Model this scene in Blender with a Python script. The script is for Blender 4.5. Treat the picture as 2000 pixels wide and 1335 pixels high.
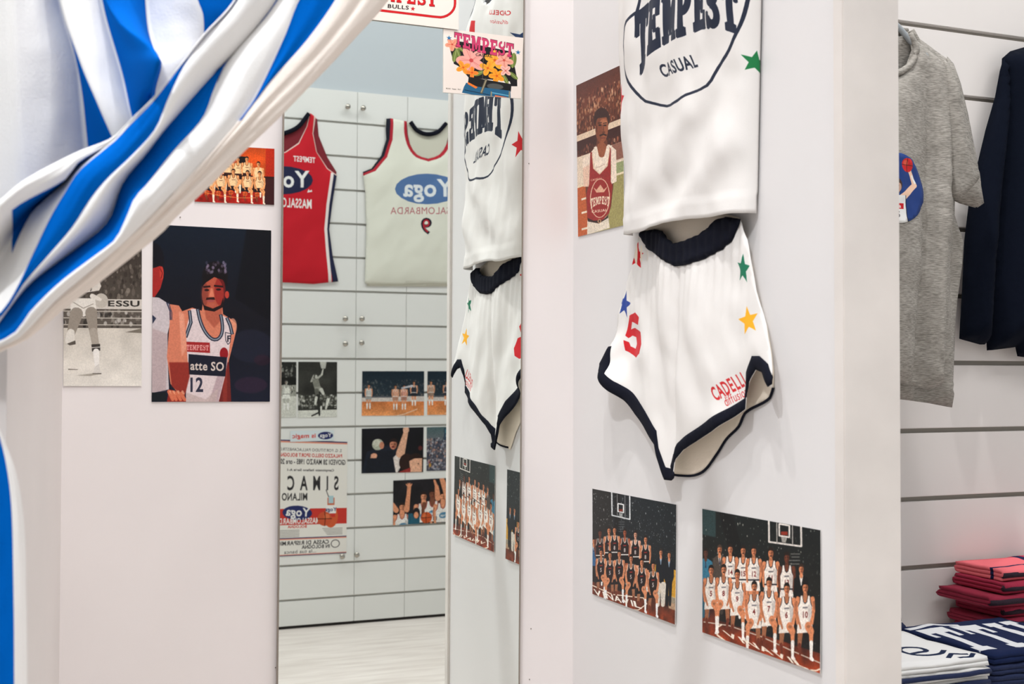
import bpy, bmesh, math, random
import numpy as np
from math import sin, cos, tan, pi, radians, sqrt, exp, atan2
from mathutils import Vector, Matrix, noise
from mathutils.geometry import delaunay_2d_cdt

random.seed(7); np.random.seed(7)
scene = bpy.context.scene
for o in list(bpy.data.objects): bpy.data.objects.remove(o)
C = scene.collection

# ------------------------------------------------------------------ camera
CAM = np.array([0.0, 0.0, 1.18])            # camera stands 1.18 m above the shop floor
F_PX = 2368.7                               # focal length for a 2000 px wide frame
YAW, PITCH, ROLL = radians(22.385), radians(1.346), radians(0.132)
_w = np.array([sin(YAW)*cos(PITCH), cos(YAW)*cos(PITCH), sin(PITCH)])
_r = np.array([cos(YAW), -sin(YAW), 0.0]); _u = np.cross(_r, _w)
_r, _u = cos(ROLL)*_r + sin(ROLL)*_u, -sin(ROLL)*_r + cos(ROLL)*_u
cd = bpy.data.cameras.new('camera'); cam = bpy.data.objects.new('camera', cd); C.objects.link(cam)
cd.sensor_width = 36; cd.sensor_fit = 'HORIZONTAL'; cd.lens = F_PX*36/2000
cd.clip_start = 0.02; cd.clip_end = 60
cam.matrix_world = Matrix(((_r[0], _u[0], -_w[0], CAM[0]), (_r[1], _u[1], -_w[1], CAM[1]), (_r[2], _u[2], -_w[2], CAM[2]), (0, 0, 0, 1)))
cd.dof.use_dof = True; cd.dof.focus_distance = 2.55; cd.dof.aperture_fstop = 8.0
scene.camera = cam

# ------------------------------------------------------------------ light and exposure
world = bpy.data.worlds.new('world'); scene.world = world; world.use_nodes = True
world.node_tree.nodes['Background'].inputs[0].default_value = (0.97, 0.98, 1.0, 1)
world.node_tree.nodes['Background'].inputs[1].default_value = 0.50
scene.view_settings.view_transform = 'Standard'; scene.view_settings.look = 'None'
scene.view_settings.gamma = 1.0; scene.view_settings.use_curve_mapping = False
scene.view_settings.exposure = 0.03

def spot(name, loc, target, watts, color, angle=110, blend=0.6, size=0.05):
    l = bpy.data.lights.new(name, 'SPOT'); l.energy = watts; l.color = color
    l.spot_size = radians(angle); l.spot_blend = blend; l.shadow_soft_size = size
    o = bpy.data.objects.new(name, l); C.objects.link(o); o.location = loc
    o.rotation_euler = (Vector(target)-Vector(loc)).to_track_quat('-Z', 'Y').to_euler()
    return o
WARM, NEUT, COOL = (1.0, 0.975, 0.965), (0.99, 0.99, 1.0), (0.93, 0.965, 1.0)
spot('ceiling_spot_cabin', (0.30, 1.66, 3.85), (0.52, 1.66, 0.9), 86, WARM, 90, 0.8, .03)
spot('ceiling_spot_entrance', (0.28, 0.98, 3.85), (0.75, 1.5, 0.9), 104, NEUT, 100, 0.8, .03)
spot('ceiling_spot_aisle', (-0.95, 0.20, 3.85), (-0.02, 1.25, 1.45), 200, COOL, 44, 0.7)
spot('ceiling_spot_shelf', (1.86, 1.52, 3.85), (1.9, 2.0, 0.4), 92, WARM, 90, 0.8)
def fill_light(name, loc, sx, sy, watts, color):  # unseen area light, added as soft fill
    l = bpy.data.lights.new(name, 'AREA'); l.shape = 'RECTANGLE'; l.size = sx; l.size_y = sy; l.energy = watts; l.color = color
    o = bpy.data.objects.new(name, l); C.objects.link(o); o.location = loc; return o
fill_light('fill_light_aisle', (0.5, 0.0, 3.97), 2.4, 0.5, 38, NEUT)  # added fill for the aisle, no fixture there
fill_light('fill_light_side', (2.6, 0.2, 3.97), 1.2, 0.5, 24, NEUT)  # added fill for the shop wall side
fill_light('fill_light_left', (-1.6, 0.4, 3.97), 1.2, 0.5, 20, COOL)  # added fill from the left, not a known lamp

# ------------------------------------------------------------------ geometry of the place
D = 2.17                                    # camera to the fitting-room back wall
PHI = radians(1.935)                        # the right partition opens slightly outwards
WC = np.array([0.4748*D, D])                # inner right corner of the fitting room
DW = np.array([sin(PHI), -cos(PHI)]); NW = np.array([-cos(PHI), -sin(PHI)])
M0 = np.array([0.35*D, D, CAM[2]])          # a point on the mirror and the mirror's normal
MN = np.array([sin(radians(-.24)), cos(radians(-.24)), sin(radians(.206))]); MN /= np.linalg.norm(MN)
FAR_Y = -1.06                               # slat wall across the aisle, seen in the mirror

def ray(x, y):
    return (x-1000)/F_PX*_r - (y-667.5)/F_PX*_u + _w
def at_y(x, y, Y):
    d = ray(x, y); return CAM + d*(Y/d[1])
def at_z(x, y, Z):
    d = ray(x, y); return CAM + d*((Z-CAM[2])/d[2])
def at_dist(x, y, Y): return at_y(x, y, Y)
def wall_sz(x, y, off=0.0):
    """(s, z) on the plane parallel to the right partition, off metres in front of it"""
    d = ray(x, y); n = np.array([NW[0], NW[1], 0]); p0 = np.array([WC[0]+off*NW[0], WC[1]+off*NW[1], 0])
    P = CAM + d*(((p0-CAM)@n)/(d@n)); return float((P[:2]-WC)@DW), float(P[2])
def wall_pt(s, z, off=0.0):
    q = WC + s*DW + off*NW; return np.array([q[0], q[1], z])
def _mray(x, y):
    d = ray(x, y); t = ((M0-CAM)@MN)/(d@MN); P = CAM+d*t; return P, d-2*(d@MN)*MN
def mir_y(x, y, Y=FAR_Y):
    P, d = _mray(x, y); return P + d*((Y-P[1])/d[1])
def mir_wall(x, y, off=0.0):
    P, d = _mray(x, y); n = np.array([NW[0], NW[1], 0]); p0 = np.array([WC[0]+off*NW[0], WC[1]+off*NW[1], 0])
    Q = P + d*(((p0-P)@n)/(d@n)); return float((Q[:2]-WC)@DW), float(Q[2])

# ------------------------------------------------------------------ materials
def lin(c):
    return tuple(((v/255)/12.92 if v/255 <= 0.04045 else ((v/255+0.055)/1.055)**2.4) for v in c)
MATS = {}
def mat(name, rgb, rough=0.6, metal=0.0, bump=0.0, bscale=200.0, spec=0.5, var=0.0, vscale=4.0, sheen=0.0, coat=0.0):
    if name in MATS: return MATS[name]
    m = bpy.data.materials.new(name); m.use_nodes = True; nt = m.node_tree; b = nt.nodes['Principled BSDF']
    b.inputs['Base Color'].default_value = (*lin(rgb), 1); b.inputs['Roughness'].default_value = rough
    b.inputs['Metallic'].default_value = metal; b.inputs['Specular IOR Level'].default_value = spec
    if sheen: b.inputs['Sheen Weight'].default_value = sheen
    if coat: b.inputs['Coat Weight'].default_value = coat
    tc = nt.nodes.new('ShaderNodeTexCoord')
    if var:
        n = nt.nodes.new('ShaderNodeTexNoise'); n.inputs['Scale'].default_value = vscale; n.inputs['Detail'].default_value = 5
        nt.links.new(tc.outputs['Object'], n.inputs['Vector'])
        r = nt.nodes.new('ShaderNodeValToRGB'); a = lin([v*(1-var) for v in rgb]); e = lin([min(255, v*(1+var*0.5)) for v in rgb])
        r.color_ramp.elements[0].color = (*a, 1); r.color_ramp.elements[0].position = 0.3
        r.color_ramp.elements[1].color = (*e, 1); r.color_ramp.elements[1].position = 0.7
        nt.links.new(n.outputs['Fac'], r.inputs['Fac']); nt.links.new(r.outputs['Color'], b.inputs['Base Color'])
    if bump:
        n2 = nt.nodes.new('ShaderNodeTexNoise'); n2.inputs['Scale'].default_value = bscale; n2.inputs['Detail'].default_value = 3
        bp = nt.nodes.new('ShaderNodeBump'); bp.inputs['Strength'].default_value = bump; bp.inputs['Distance'].default_value = 0.002
        nt.links.new(tc.outputs['Object'], n2.inputs['Vector']); nt.links.new(n2.outputs['Fac'], bp.inputs['Height']); nt.links.new(bp.outputs['Normal'], b.inputs['Normal'])
    MATS[name] = m; return m
def print_mat(name, img, rough=0.35, spec=0.4, bump=0.0, bscale=300.0, sheen=0.0):
    """flat print: the drawing made below, laid on by the surface's own UVs"""
    m = bpy.data.materials.new(name); m.use_nodes = True; nt = m.node_tree; b = nt.nodes['Principled BSDF']
    t = nt.nodes.new('ShaderNodeTexImage'); t.image = img; t.extension = 'EXTEND'
    uv = nt.nodes.new('ShaderNodeUVMap'); uv.uv_map = 'UVMap'
    nt.links.new(uv.outputs['UV'], t.inputs['Vector']); nt.links.new(t.outputs['Color'], b.inputs['Base Color'])
    b.inputs['Roughness'].default_value = rough; b.inputs['Specular IOR Level'].default_value = spec
    if sheen: b.inputs['Sheen Weight'].default_value = sheen
    if bump:
        tc = nt.nodes.new('ShaderNodeTexCoord')
        n2 = nt.nodes.new('ShaderNodeTexNoise'); n2.inputs['Scale'].default_value = bscale
        bp = nt.nodes.new('ShaderNodeBump'); bp.inputs['Strength'].default_value = bump; bp.inputs['Distance'].default_value = 0.001
        nt.links.new(tc.outputs['Object'], n2.inputs['Vector']); nt.links.new(n2.outputs['Fac'], bp.inputs['Height']); nt.links.new(bp.outputs['Normal'], b.inputs['Normal'])
    return m

# ------------------------------------------------------------------ object helpers
def link(name, me, mats, parent=None, smooth=False):
    for m in (mats if isinstance(mats, (list, tuple)) else [mats]): me.materials.append(m)
    if smooth:
        for p in me.polygons: p.use_smooth = True
    o = bpy.data.objects.new(name, me); C.objects.link(o)
    if parent is not None:
        o.parent = parent; o.matrix_parent_inverse = Matrix.Translation(-parent.location) if parent.type == 'EMPTY' else Matrix()
    return o
def tag(o, label, cat, group=None, kind=None):
    o['label'] = label; o['category'] = cat
    if group: o['group'] = group
    if kind: o['kind'] = kind
    return o
def struct(o, label=None):
    o['kind'] = 'structure'
    if label: o['label'] = label
    return o
def empty(name, loc):
    o = bpy.data.objects.new(name, None); C.objects.link(o); o.location = tuple(float(v) for v in loc); o.empty_display_size = 0.05
    bpy.context.view_layer.update(); return o
def mesh(name, v, f):
    me = bpy.data.meshes.new(name); me.from_pydata([tuple(map(float, p)) for p in v], [], f); me.update(); return me
def frame_box(org, ex, ey, ez, lo, hi, bevel=0.0):
    """box in the frame org, ex, ey, ez (unit vectors), from lo to hi"""
    bm = bmesh.new(); org = Vector(org); E = [Vector(ex), Vector(ey), Vector(ez)]
    vs = []
    for k in (0, 1):
        for j in (0, 1):
            for i in (0, 1):
                a = (hi if i else lo)[0]; b = (hi if j else lo)[1]; c = (hi if k else lo)[2]
                vs.append(bm.verts.new(org + E[0]*a + E[1]*b + E[2]*c))
    for f in ((0, 2, 3, 1), (4, 5, 7, 6), (0, 1, 5, 4), (2, 6, 7, 3), (0, 4, 6, 2), (1, 3, 7, 5)): bm.faces.new([vs[i] for i in f])
    bmesh.ops.recalc_face_normals(bm, faces=bm.faces)
    if bevel: bmesh.ops.bevel(bm, geom=list(bm.edges), offset=bevel, segments=2, affect='EDGES', clamp_overlap=True)
    me = bpy.data.meshes.new('box'); bm.to_mesh(me); bm.free(); return me
AX = ((1, 0, 0), (0, 1, 0), (0, 0, 1))
def box(name, lo, hi, m, parent=None, bevel=0.0):
    return link(name, frame_box((0, 0, 0), *AX, lo, hi, bevel), m, parent)
def catmull(P, n):
    """resample a polyline with a centripetal-like Catmull-Rom spline to n points by chord length"""
    P = np.array(P, float); out = []
    d = np.r_[0, np.cumsum(np.linalg.norm(np.diff(P, axis=0), axis=1)+1e-9)]; t = np.linspace(0, d[-1], n)
    m = np.zeros_like(P)
    for i in range(len(P)):
        a, b = max(i-1, 0), min(i+1, len(P)-1); m[i] = (P[b]-P[a])/(d[b]-d[a])
    for x in t:
        i = min(max(np.searchsorted(d, x)-1, 0), len(P)-2); h = d[i+1]-d[i]; s = (x-d[i])/h
        out.append((2*s**3-3*s**2+1)*P[i]+(s**3-2*s**2+s)*h*m[i]+(-2*s**3+3*s**2)*P[i+1]+(s**3-s**2)*h*m[i+1])
    return np.array(out)
# ------------------------------------------------------------------ drawing of flat prints (photographs, posters, lettering)
def glyphs(chars):
    G = {}
    cu = bpy.data.curves.new('glyph', 'FONT'); o = bpy.data.objects.new('glyph', cu); C.objects.link(o)
    for ch in chars:
        for bold in (0, 1):
            cu.body = ch; cu.offset = 0.025*bold; cu.fill_mode = 'FRONT'; cu.resolution_u = 3
            bpy.context.view_layer.update()
            e = o.evaluated_get(bpy.context.evaluated_depsgraph_get()); me = e.to_mesh()
            v = np.array([x.co[:2] for x in me.vertices]) if len(me.vertices) else np.zeros((0, 2))
            me.calc_loop_triangles(); T = [tuple(t.vertices) for t in me.loop_triangles]
            w = (v[:, 0].max()+max(v[:, 0].min(), 0)) if len(v) else 0.3
            G[(ch, bold)] = (v.copy(), T, float(w)+0.02); e.to_mesh_clear()
    bpy.data.objects.remove(o); bpy.data.curves.remove(cu); return G
GLYPH = glyphs('ABCDEFGILMNOPRSTUVYZabcdefgilmnoprstuvy0123456789.-')
# heavy slab-serif capitals for the shirt maker's lettering, as rectangles and polygons in a unit cell
def _rc(x0, y0, x1, y1): return [(x0, y0), (x1, y0), (x1, y1), (x0, y1)]
def _ring(cx, cy, rx, ry, a0, a1, tx, ty, n=14):
    A = [radians(a0+(a1-a0)*i/n) for i in range(n+1)]
    return [(cx+rx*cos(a), cy+ry*sin(a)) for a in A]+[(cx+(rx-tx)*cos(a), cy+(ry-ty)*sin(a)) for a in reversed(A)]
SLAB = {
 'T': (1.0, [_rc(0, 0, 1, .2), _rc(0, 0, .17, .38), _rc(.83, 0, 1, .38), _rc(.35, 0, .65, 1), _rc(.2, .84, .8, 1)]),
 'E': (1.0, [_rc(.12, 0, .42, 1), _rc(0, 0, .95, .19), _rc(.78, 0, .95, .37), _rc(.4, .42, .68, .58), _rc(.58, .34, .7, .66), _rc(0, .81, .95, 1), _rc(.78, .62, .95, 1)]),
 'M': (1.3, [_rc(.1, 0, .36, 1), _rc(.94, 0, 1.2, 1), _rc(0, .84, .46, 1), _rc(.84, .84, 1.3, 1), _rc(0, 0, .36, .16), _rc(.94, 0, 1.3, .16), [(.2, 0), (.46, 0), (.65, .5), (.84, 0), (1.1, 0), (.75, .86), (.55, .86)]]),
 'P': (1.0, [_rc(.12, 0, .42, 1), _rc(0, 0, .5, .18), _rc(0, .84, .56, 1), _ring(.46, .3, .5, .3, -90, 90, .28, .16)]),
 'S': (.95, [_ring(.47, .28, .44, .28, -350, -90, .26, .16), _ring(.47, .72, .46, .28, -90, 170, .26, .16), _rc(.75, 0, .9, .34), _rc(.03, .66, .18, 1)]),
 'C': (1.0, [_ring(.5, .5, .5, .5, 45, 315, .27, .17), _rc(.8, .02, .95, .36)]),
 'A': (1.1, [[(.42, 0), (.72, 0), (1.0, 1), (.7, 1)], [(.42, 0), (.6, .2), (.28, 1), (.1, 1)], _rc(.3, .6, .8, .74), _rc(0, .86, .42, 1), _rc(.62, .86, 1.12, 1)]),
 'U': (1.1, [_rc(.12, 0, .4, .62), _rc(.76, 0, .98, .62), _rc(0, 0, .5, .15), _rc(.64, 0, 1.1, .15), _ring(.55, .6, .43, .4, 0, 180, .24, .18)]),
 'L': (.95, [_rc(.12, 0, .42, 1), _rc(0, 0, .55, .16), _rc(0, .84, .92, 1), _rc(.74, .58, .92, 1)]),
}
def smooth_noise(w, h, cell, seed=0):
    rs = np.random.RandomState(seed); gw, gh = int(w/cell)+3, int(h/cell)+3; g = rs.rand(gh, gw)
    x = np.arange(w)/cell; y = np.arange(h)/cell; xi = x.astype(int); yi = y.astype(int); fx = x-xi; fy = y-yi
    fx = fx*fx*(3-2*fx); fy = fy*fy*(3-2*fy)
    a = g[np.ix_(yi, xi)]; b = g[np.ix_(yi, xi+1)]; c = g[np.ix_(yi+1, xi)]; d = g[np.ix_(yi+1, xi+1)]
    return (a*(1-fx)+b*fx)*(1-fy[:, None])+(c*(1-fx)+d*fx)*fy[:, None]
def quadmap(q, w, h):
    """perspective map taking the four corners q (TL, TR, BR, BL) to the w x h sheet"""
    A = []; B = []
    for (x, y), (X, Y) in zip(q, [(0, 0), (w, 0), (w, h), (0, h)]):
        A += [[x, y, 1, 0, 0, 0, -X*x, -X*y], [0, 0, 0, x, y, 1, -Y*x, -Y*y]]; B += [X, Y]
    p = np.linalg.solve(np.array(A, float), np.array(B, float))
    def f(P):
        P = np.asarray(P, float); k = p[6]*P[:, 0]+p[7]*P[:, 1]+1
        return np.stack([(p[0]*P[:, 0]+p[1]*P[:, 1]+p[2])/k, (p[3]*P[:, 0]+p[4]*P[:, 1]+p[5])/k], 1)
    return f
class Cv:
    SS = 3
    def __init__(s, w, h, bg=(255, 255, 255), T=None):
        s.w, s.h = int(w), int(h); s.a = np.ones((s.h, s.w, 3))*np.array(bg, float)/255; s.T = T or (lambda P: np.asarray(P, float))
    def quad(s, q): s.T = quadmap(q, s.w, s.h); return s
    def _fill(s, polys, col, al=1.0, blur=0):
        P = np.concatenate(polys); pad = 2+blur*2
        x0 = max(int(np.floor(P[:, 0].min()))-pad, 0); x1 = min(int(np.ceil(P[:, 0].max()))+pad, s.w)
        y0 = max(int(np.floor(P[:, 1].min()))-pad, 0); y1 = min(int(np.ceil(P[:, 1].max()))+pad, s.h)
        if x1 <= x0 or y1 <= y0: return
        n = s.SS; xs = x0+(np.arange((x1-x0)*n)+.5)/n; ys = y0+(np.arange((y1-y0)*n)+.5)/n
        M = np.zeros((len(ys), len(xs)), bool)
        for Q in polys:
            I = np.zeros_like(M); k = len(Q)
            for i in range(k):
                ax, ay = Q[i]; bx, by = Q[(i+1) % k]
                if ay == by: continue
                r = np.nonzero((ys > min(ay, by)) & (ys <= max(ay, by)))[0]
                if len(r): I[r] ^= xs[None, :] < (ax+(ys[r]-ay)/(by-ay)*(bx-ax))[:, None]
            M |= I
        m = M.reshape(y1-y0, n, x1-x0, n).mean((1, 3))
        for _ in range(blur):
            k = np.pad(m, 1, mode='edge'); m = (k[:-2, 1:-1]+k[2:, 1:-1]+k[1:-1, :-2]+k[1:-1, 2:]+2*m)/6
        m = (m*al)[..., None]; s.a[y0:y1, x0:x1] = s.a[y0:y1, x0:x1]*(1-m)+np.array(col, float)/255*m
    def poly(s, P, col, al=1.0, blur=0): s._fill([s.T(P)], col, al, blur)
    def ell(s, cx, cy, rx, ry, col, al=1.0, rot=0, blur=0, n=20):
        A = np.linspace(0, 2*pi, n, endpoint=False); c, q = cos(radians(rot)), sin(radians(rot)); x = rx*np.cos(A); y = ry*np.sin(A)
        s.poly(np.stack([cx+x*c-y*q, cy+x*q+y*c], 1), col, al, blur)
    def cap(s, x0, y0, x1, y1, r0, r1, col, al=1.0, blur=0):
        a = atan2(y1-y0, x1-x0); A = np.linspace(a+pi/2, a+3*pi/2, 7); B = np.linspace(a-pi/2, a+pi/2, 7)
        s.poly(np.concatenate([np.stack([x0+r0*np.cos(A), y0+r0*np.sin(A)], 1), np.stack([x1+r1*np.cos(B), y1+r1*np.sin(B)], 1)]), col, al, blur)
    def line(s, P, w, col, al=1.0, closed=False):
        P = list(P)+([P[0]] if closed else [])
        polys = []
        for (ax, ay), (bx, by) in zip(P[:-1], P[1:]):
            L = sqrt((bx-ax)**2+(by-ay)**2)+1e-9; nx, ny = -(by-ay)/L*w/2, (bx-ax)/L*w/2; ex, ey = (bx-ax)/L*w*.2, (by-ay)/L*w*.2
            polys.append(s.T([(ax+nx-ex, ay+ny-ey), (bx+nx+ex, by+ny+ey), (bx-nx+ex, by-ny+ey), (ax-nx-ex, ay-ny-ey)]))
        s._fill(polys, col, al)
    def rect(s, x0, y0, x1, y1, col, al=1.0, blur=0): s.poly(_rc(x0, y0, x1, y1), col, al, blur)
    def star(s, cx, cy, r, col, rot=0, sx=1.0, inner=.42):
        s.poly([(cx+sx*r*(1 if i % 2 == 0 else inner)*sin(radians(rot+36*i)), cy-r*(1 if i % 2 == 0 else inner)*cos(radians(rot+36*i))) for i in range(10)], col)
    def text(s, t, x, y, h, col, sx=1.0, bold=1, sp=0.0, rot=0, shear=0, align='l', width=None, warp=None):
        """y is the baseline, h the cap height"""
        k = h/0.72; W = sum(GLYPH.get((c, bold), (0, 0, .3))[2]+sp for c in t)*k
        if width: sx = width/W
        ox = {'l': 0, 'c': -W*sx/2, 'r': -W*sx}[align]; c, q = cos(radians(rot)), sin(radians(rot)); pen = 0; polys = []
        for ch in t:
            g = GLYPH.get((ch, bold))
            if g is None: pen += .3; continue
            v, T, w = g
            for tr in T:
                P = [(ox+((v[i][0]+pen)+shear*v[i][1])*k*sx, -v[i][1]*k) for i in tr]
                P = [warp(a, b) if warp else (x+a*c-b*q, y+a*q+b*c) for a, b in P]
                polys.append(s.T(P))
            pen += w+sp
        if polys: s._fill(polys, col)
    def slab(s, t, f, col, sp=.12):
        """slab capitals; f maps (0..1 along the word, 0..1 down the cap height) to the sheet"""
        W = sum(SLAB[c][0]+sp for c in t)-sp; pen = 0; polys = []
        for ch in t:
            w, ps = SLAB[ch]
            for P in ps:
                Q = []
                for (ax, ay), (bx, by) in zip(P, P[1:]+P[:1]):
                    n = 3
                    for i in range(n): Q.append(f((pen+ax+(bx-ax)*i/n)/W, ay+(by-ay)*i/n))
                polys.append(s.T(Q))
            pen += w+sp
        s._fill(polys, col)
    def word(s, t, x0, y0, x1, y1, up, col, k=.9):
        """block letters painted on a floor: baseline (x0, y0)-(x1, y1), up = the foreshortened cap height"""
        ww = [.45 if ch == 'I' else 1.0 for ch in t]; tot = sum(ww); pen = 0
        for ch, w in zip(t, ww):
            v, T, _ = GLYPH[(ch, 1)]; a0, a1 = v[:, 0].min(), v[:, 0].max(); h = v[:, 1].max(); polys = []
            for tr in T:
                P = []
                for i in tr:
                    a = (pen+((v[i][0]-a0)/(a1-a0)*w*k if ch != 'I' else (.12+.2*(v[i][0]-a0)/(a1-a0))))/tot; b = v[i][1]/h; P.append((x0+(x1-x0)*a+up[0]*b, y0+(y1-y0)*a+up[1]*b))
                polys.append(s.T(P))
            s._fill(polys, col); pen += w
    def vgrad(s, y0, y1, c0, c1):
        y = np.arange(s.h); k = np.clip((y-y0)/(y1-y0), 0, 1)[:, None, None]; r = (y >= y0) & (y < y1)
        g = np.array(c0, float)/255*(1-k)+np.array(c1, float)/255*k; s.a[r] = np.broadcast_to(g, s.a.shape)[r]
    def grain(s, amt, cell, seed=1, x0=0, y0=0, x1=None, y1=None):
        x1 = x1 or s.w; y1 = y1 or s.h; x0, y0, x1, y1 = map(int, (x0, y0, x1, y1))
        s.a[y0:y1, x0:x1] *= 1+amt*(smooth_noise(x1-x0, y1-y0, cell, seed)-.5)[..., None]*2
    def crowd(s, x0, y0, x1, y1, n, cols, r, seed=1, al=.8, tall=1.3):
        """rows of far spectators, in sheet pixels"""
        rs = random.Random(seed); T, s.T = s.T, (lambda P: np.asarray(P, float))
        for _ in range(n):
            x, y = rs.uniform(x0, x1), rs.uniform(y0, y1); q = r*rs.uniform(.5, 1.3)
            s.ell(x, y, q, q*tall*rs.uniform(.7, 1.4), rs.choice(cols), al*rs.uniform(.4, 1), n=8)
        s.T = T
    def image(s, name):
        im = bpy.data.images.new(name, s.w, s.h); a = np.ones((s.h, s.w, 4), np.float32); a[..., :3] = np.clip(s.a, 0, 1)[::-1]
        im.pixels.foreach_set(a.ravel()); im.update(); im.pack(); return im

SKIN = (214, 150, 112); SKIN2 = (120, 72, 52); HAIR = (42, 26, 20)
def head(c, x, y, h, skin=SKIN, hair=HAIR, tache=False):
    c.ell(x, y-.08*h, .40*h, .47*h, hair); c.ell(x, y+.05*h, .33*h, .45*h, skin)
    c.ell(x+.16*h, y+.08*h, .17*h, .40*h, (60, 30, 20), .35); c.poly([(x-.36*h, y-.1*h), (x-.3*h, y-.42*h), (x, y-.52*h), (x+.3*h, y-.42*h), (x+.36*h, y-.08*h), (x+.2*h, y-.22*h), (x-.15*h, y-.24*h)], hair)
    for k in (-.14, .14): c.ell(x+k*h, y, .07*h, .04*h, (40, 24, 18))
    c.line([(x, y+.02*h), (x+.02*h, y+.17*h)], .05*h, (150, 90, 62)); c.line([(x-.12*h, y+.28*h), (x+.12*h, y+.28*h)], .06*h if not tache else .1*h, (120, 50, 40) if not tache else (40, 22, 18))
def tank(c, x, y, h, col, trim, skin, num=None, ncol=(120, 30, 30), wide=1.0, logo=None):
    """vest seen from the front; y is the shoulder line"""
    w = .92*h*wide
    for k in (-1, 1):
        c.cap(x+k*w*.98, y+.28*h, x+k*w*1.12, y+1.35*h, .24*h, .19*h, skin); c.cap(x+k*w*1.12, y+1.35*h, x+k*w*.98, y+2.35*h, .18*h, .13*h, skin); c.cap(x+k*w*1.14, y+.5*h, x+k*w*1.2, y+1.4*h, .07*h, .05*h, (90, 45, 30), .4)
    c.poly([(x-w, y+.3*h), (x-.55*w, y-.02*h), (x+.55*w, y-.02*h), (x+w, y+.3*h), (x+.9*w, y+.7*h), (x-.9*w, y+.7*h)], skin)
    c.poly([(x-.62*w, y), (x-.34*w, y), (x-.22*w, y+.5*h), (x, y+.66*h), (x+.22*w, y+.5*h), (x+.34*w, y), (x+.62*w, y), (x+.72*w, y+.6*h), (x+.92*w, y+.9*h), (x+.84*w, y+2.25*h), (x-.84*w, y+2.25*h), (x-.92*w, y+.9*h), (x-.72*w, y+.6*h)], col)
    c.poly([(x+.35*w, y+.7*h), (x+.9*w, y+.95*h), (x+.84*w, y+2.25*h), (x+.5*w, y+2.25*h)], (40, 40, 50), .16)
    c.line([(x-.34*w, y), (x-.22*w, y+.5*h), (x, y+.66*h), (x+.22*w, y+.5*h), (x+.34*w, y)], .09*h, trim)
    for k in (-1, 1): c.line([(x+k*.62*w, y), (x+k*.72*w, y+.6*h), (x+k*.92*w, y+.9*h)], .08*h, trim)
    if logo: c.line([(x-.3*w, y+1.02*h), (x+.32*w, y+1.0*h)], .13*h, logo, .8)
    if num: c.text(num, x, y+1.85*h, .52*h, ncol, align='c')
def stander(c, x, y, h, col, trim, num=None, skin=SKIN, hair=HAIR, shorts=(235, 232, 228), tache=False, ncol=(130, 30, 28), logo=None, legs=True):
    s = y+.72*h
    if legs:
        for k in (-1, 1): c.cap(x+k*.42*h, s+2.9*h, x+k*.42*h, s+4.6*h, .36*h, .24*h, skin); c.cap(x+k*.42*h, s+4.6*h, x+k*.44*h, s+6*h, .24*h, .16*h, (232, 230, 226))
    c.poly([(x-.8*h, s+2.1*h), (x+.8*h, s+2.1*h), (x+.95*h, s+3.3*h), (x, s+3.3*h), (x-.95*h, s+3.3*h)], shorts)
    c.cap(x, y+.3*h, x, s+.2*h, .2*h, .26*h, tuple(.86*v for v in skin)); tank(c, x, s, h, col, trim, skin, num, ncol, logo=logo)
    c.line([(x-.82*h, s+2.2*h), (x+.82*h, s+2.2*h)], .14*h, trim); head(c, x, y, h, skin, hair, tache)
def kneeler(c, x, y, h, col, trim, num=None, skin=SKIN, hair=HAIR, side=1, shorts=(232, 230, 226), ncol=(130, 30, 28), tache=False, logo=None, sock=(236, 236, 234)):
    s = y+.72*h; k = side
    c.cap(x-k*.5*h, s+2.6*h, x-k*.62*h, s+4.3*h, .36*h, .22*h, tuple(.78*v for v in skin)); c.cap(x-k*.62*h, s+4.2*h, x-k*.5*h, s+4.9*h, .2*h, .16*h, (120, 60, 40))
    c.poly([(x-.85*h, s+2*h), (x+.85*h, s+2*h), (x+1.0*h, s+3.1*h), (x-.95*h, s+3.2*h)], shorts)
    tank(c, x, s, h, col, trim, skin, num, ncol, logo=logo)
    c.cap(x+k*.4*h, s+2.6*h, x+k*.78*h, s+3.05*h, .4*h, .36*h, skin); c.cap(x+k*.78*h, s+3.05*h, x+k*.82*h, s+4.1*h, .27*h, .2*h, skin)
    c.cap(x+k*.82*h, s+4.0*h, x+k*.84*h, s+5.2*h, .22*h, .15*h, sock); c.cap(x+k*.84*h, s+5.3*h, x+k*1.05*h, s+5.45*h, .2*h, .14*h, (240, 240, 240))
    c.cap(x-k*1.06*h, s+1.35*h, x-k*.5*h, s+2.75*h, .15*h, .11*h, tuple(.9*v for v in skin)); c.cap(x+k*1.06*h, s+1.35*h, x+k*.6*h, s+2.6*h, .15*h, .11*h, skin); c.ell(x+k*.45*h, s+2.62*h, .22*h, .13*h, tuple(.8*v for v in skin))
    c.cap(x, y+.3*h, x, s+.2*h, .2*h, .26*h, tuple(.86*v for v in skin)); head(c, x, y, h, skin, hair, tache)
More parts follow.
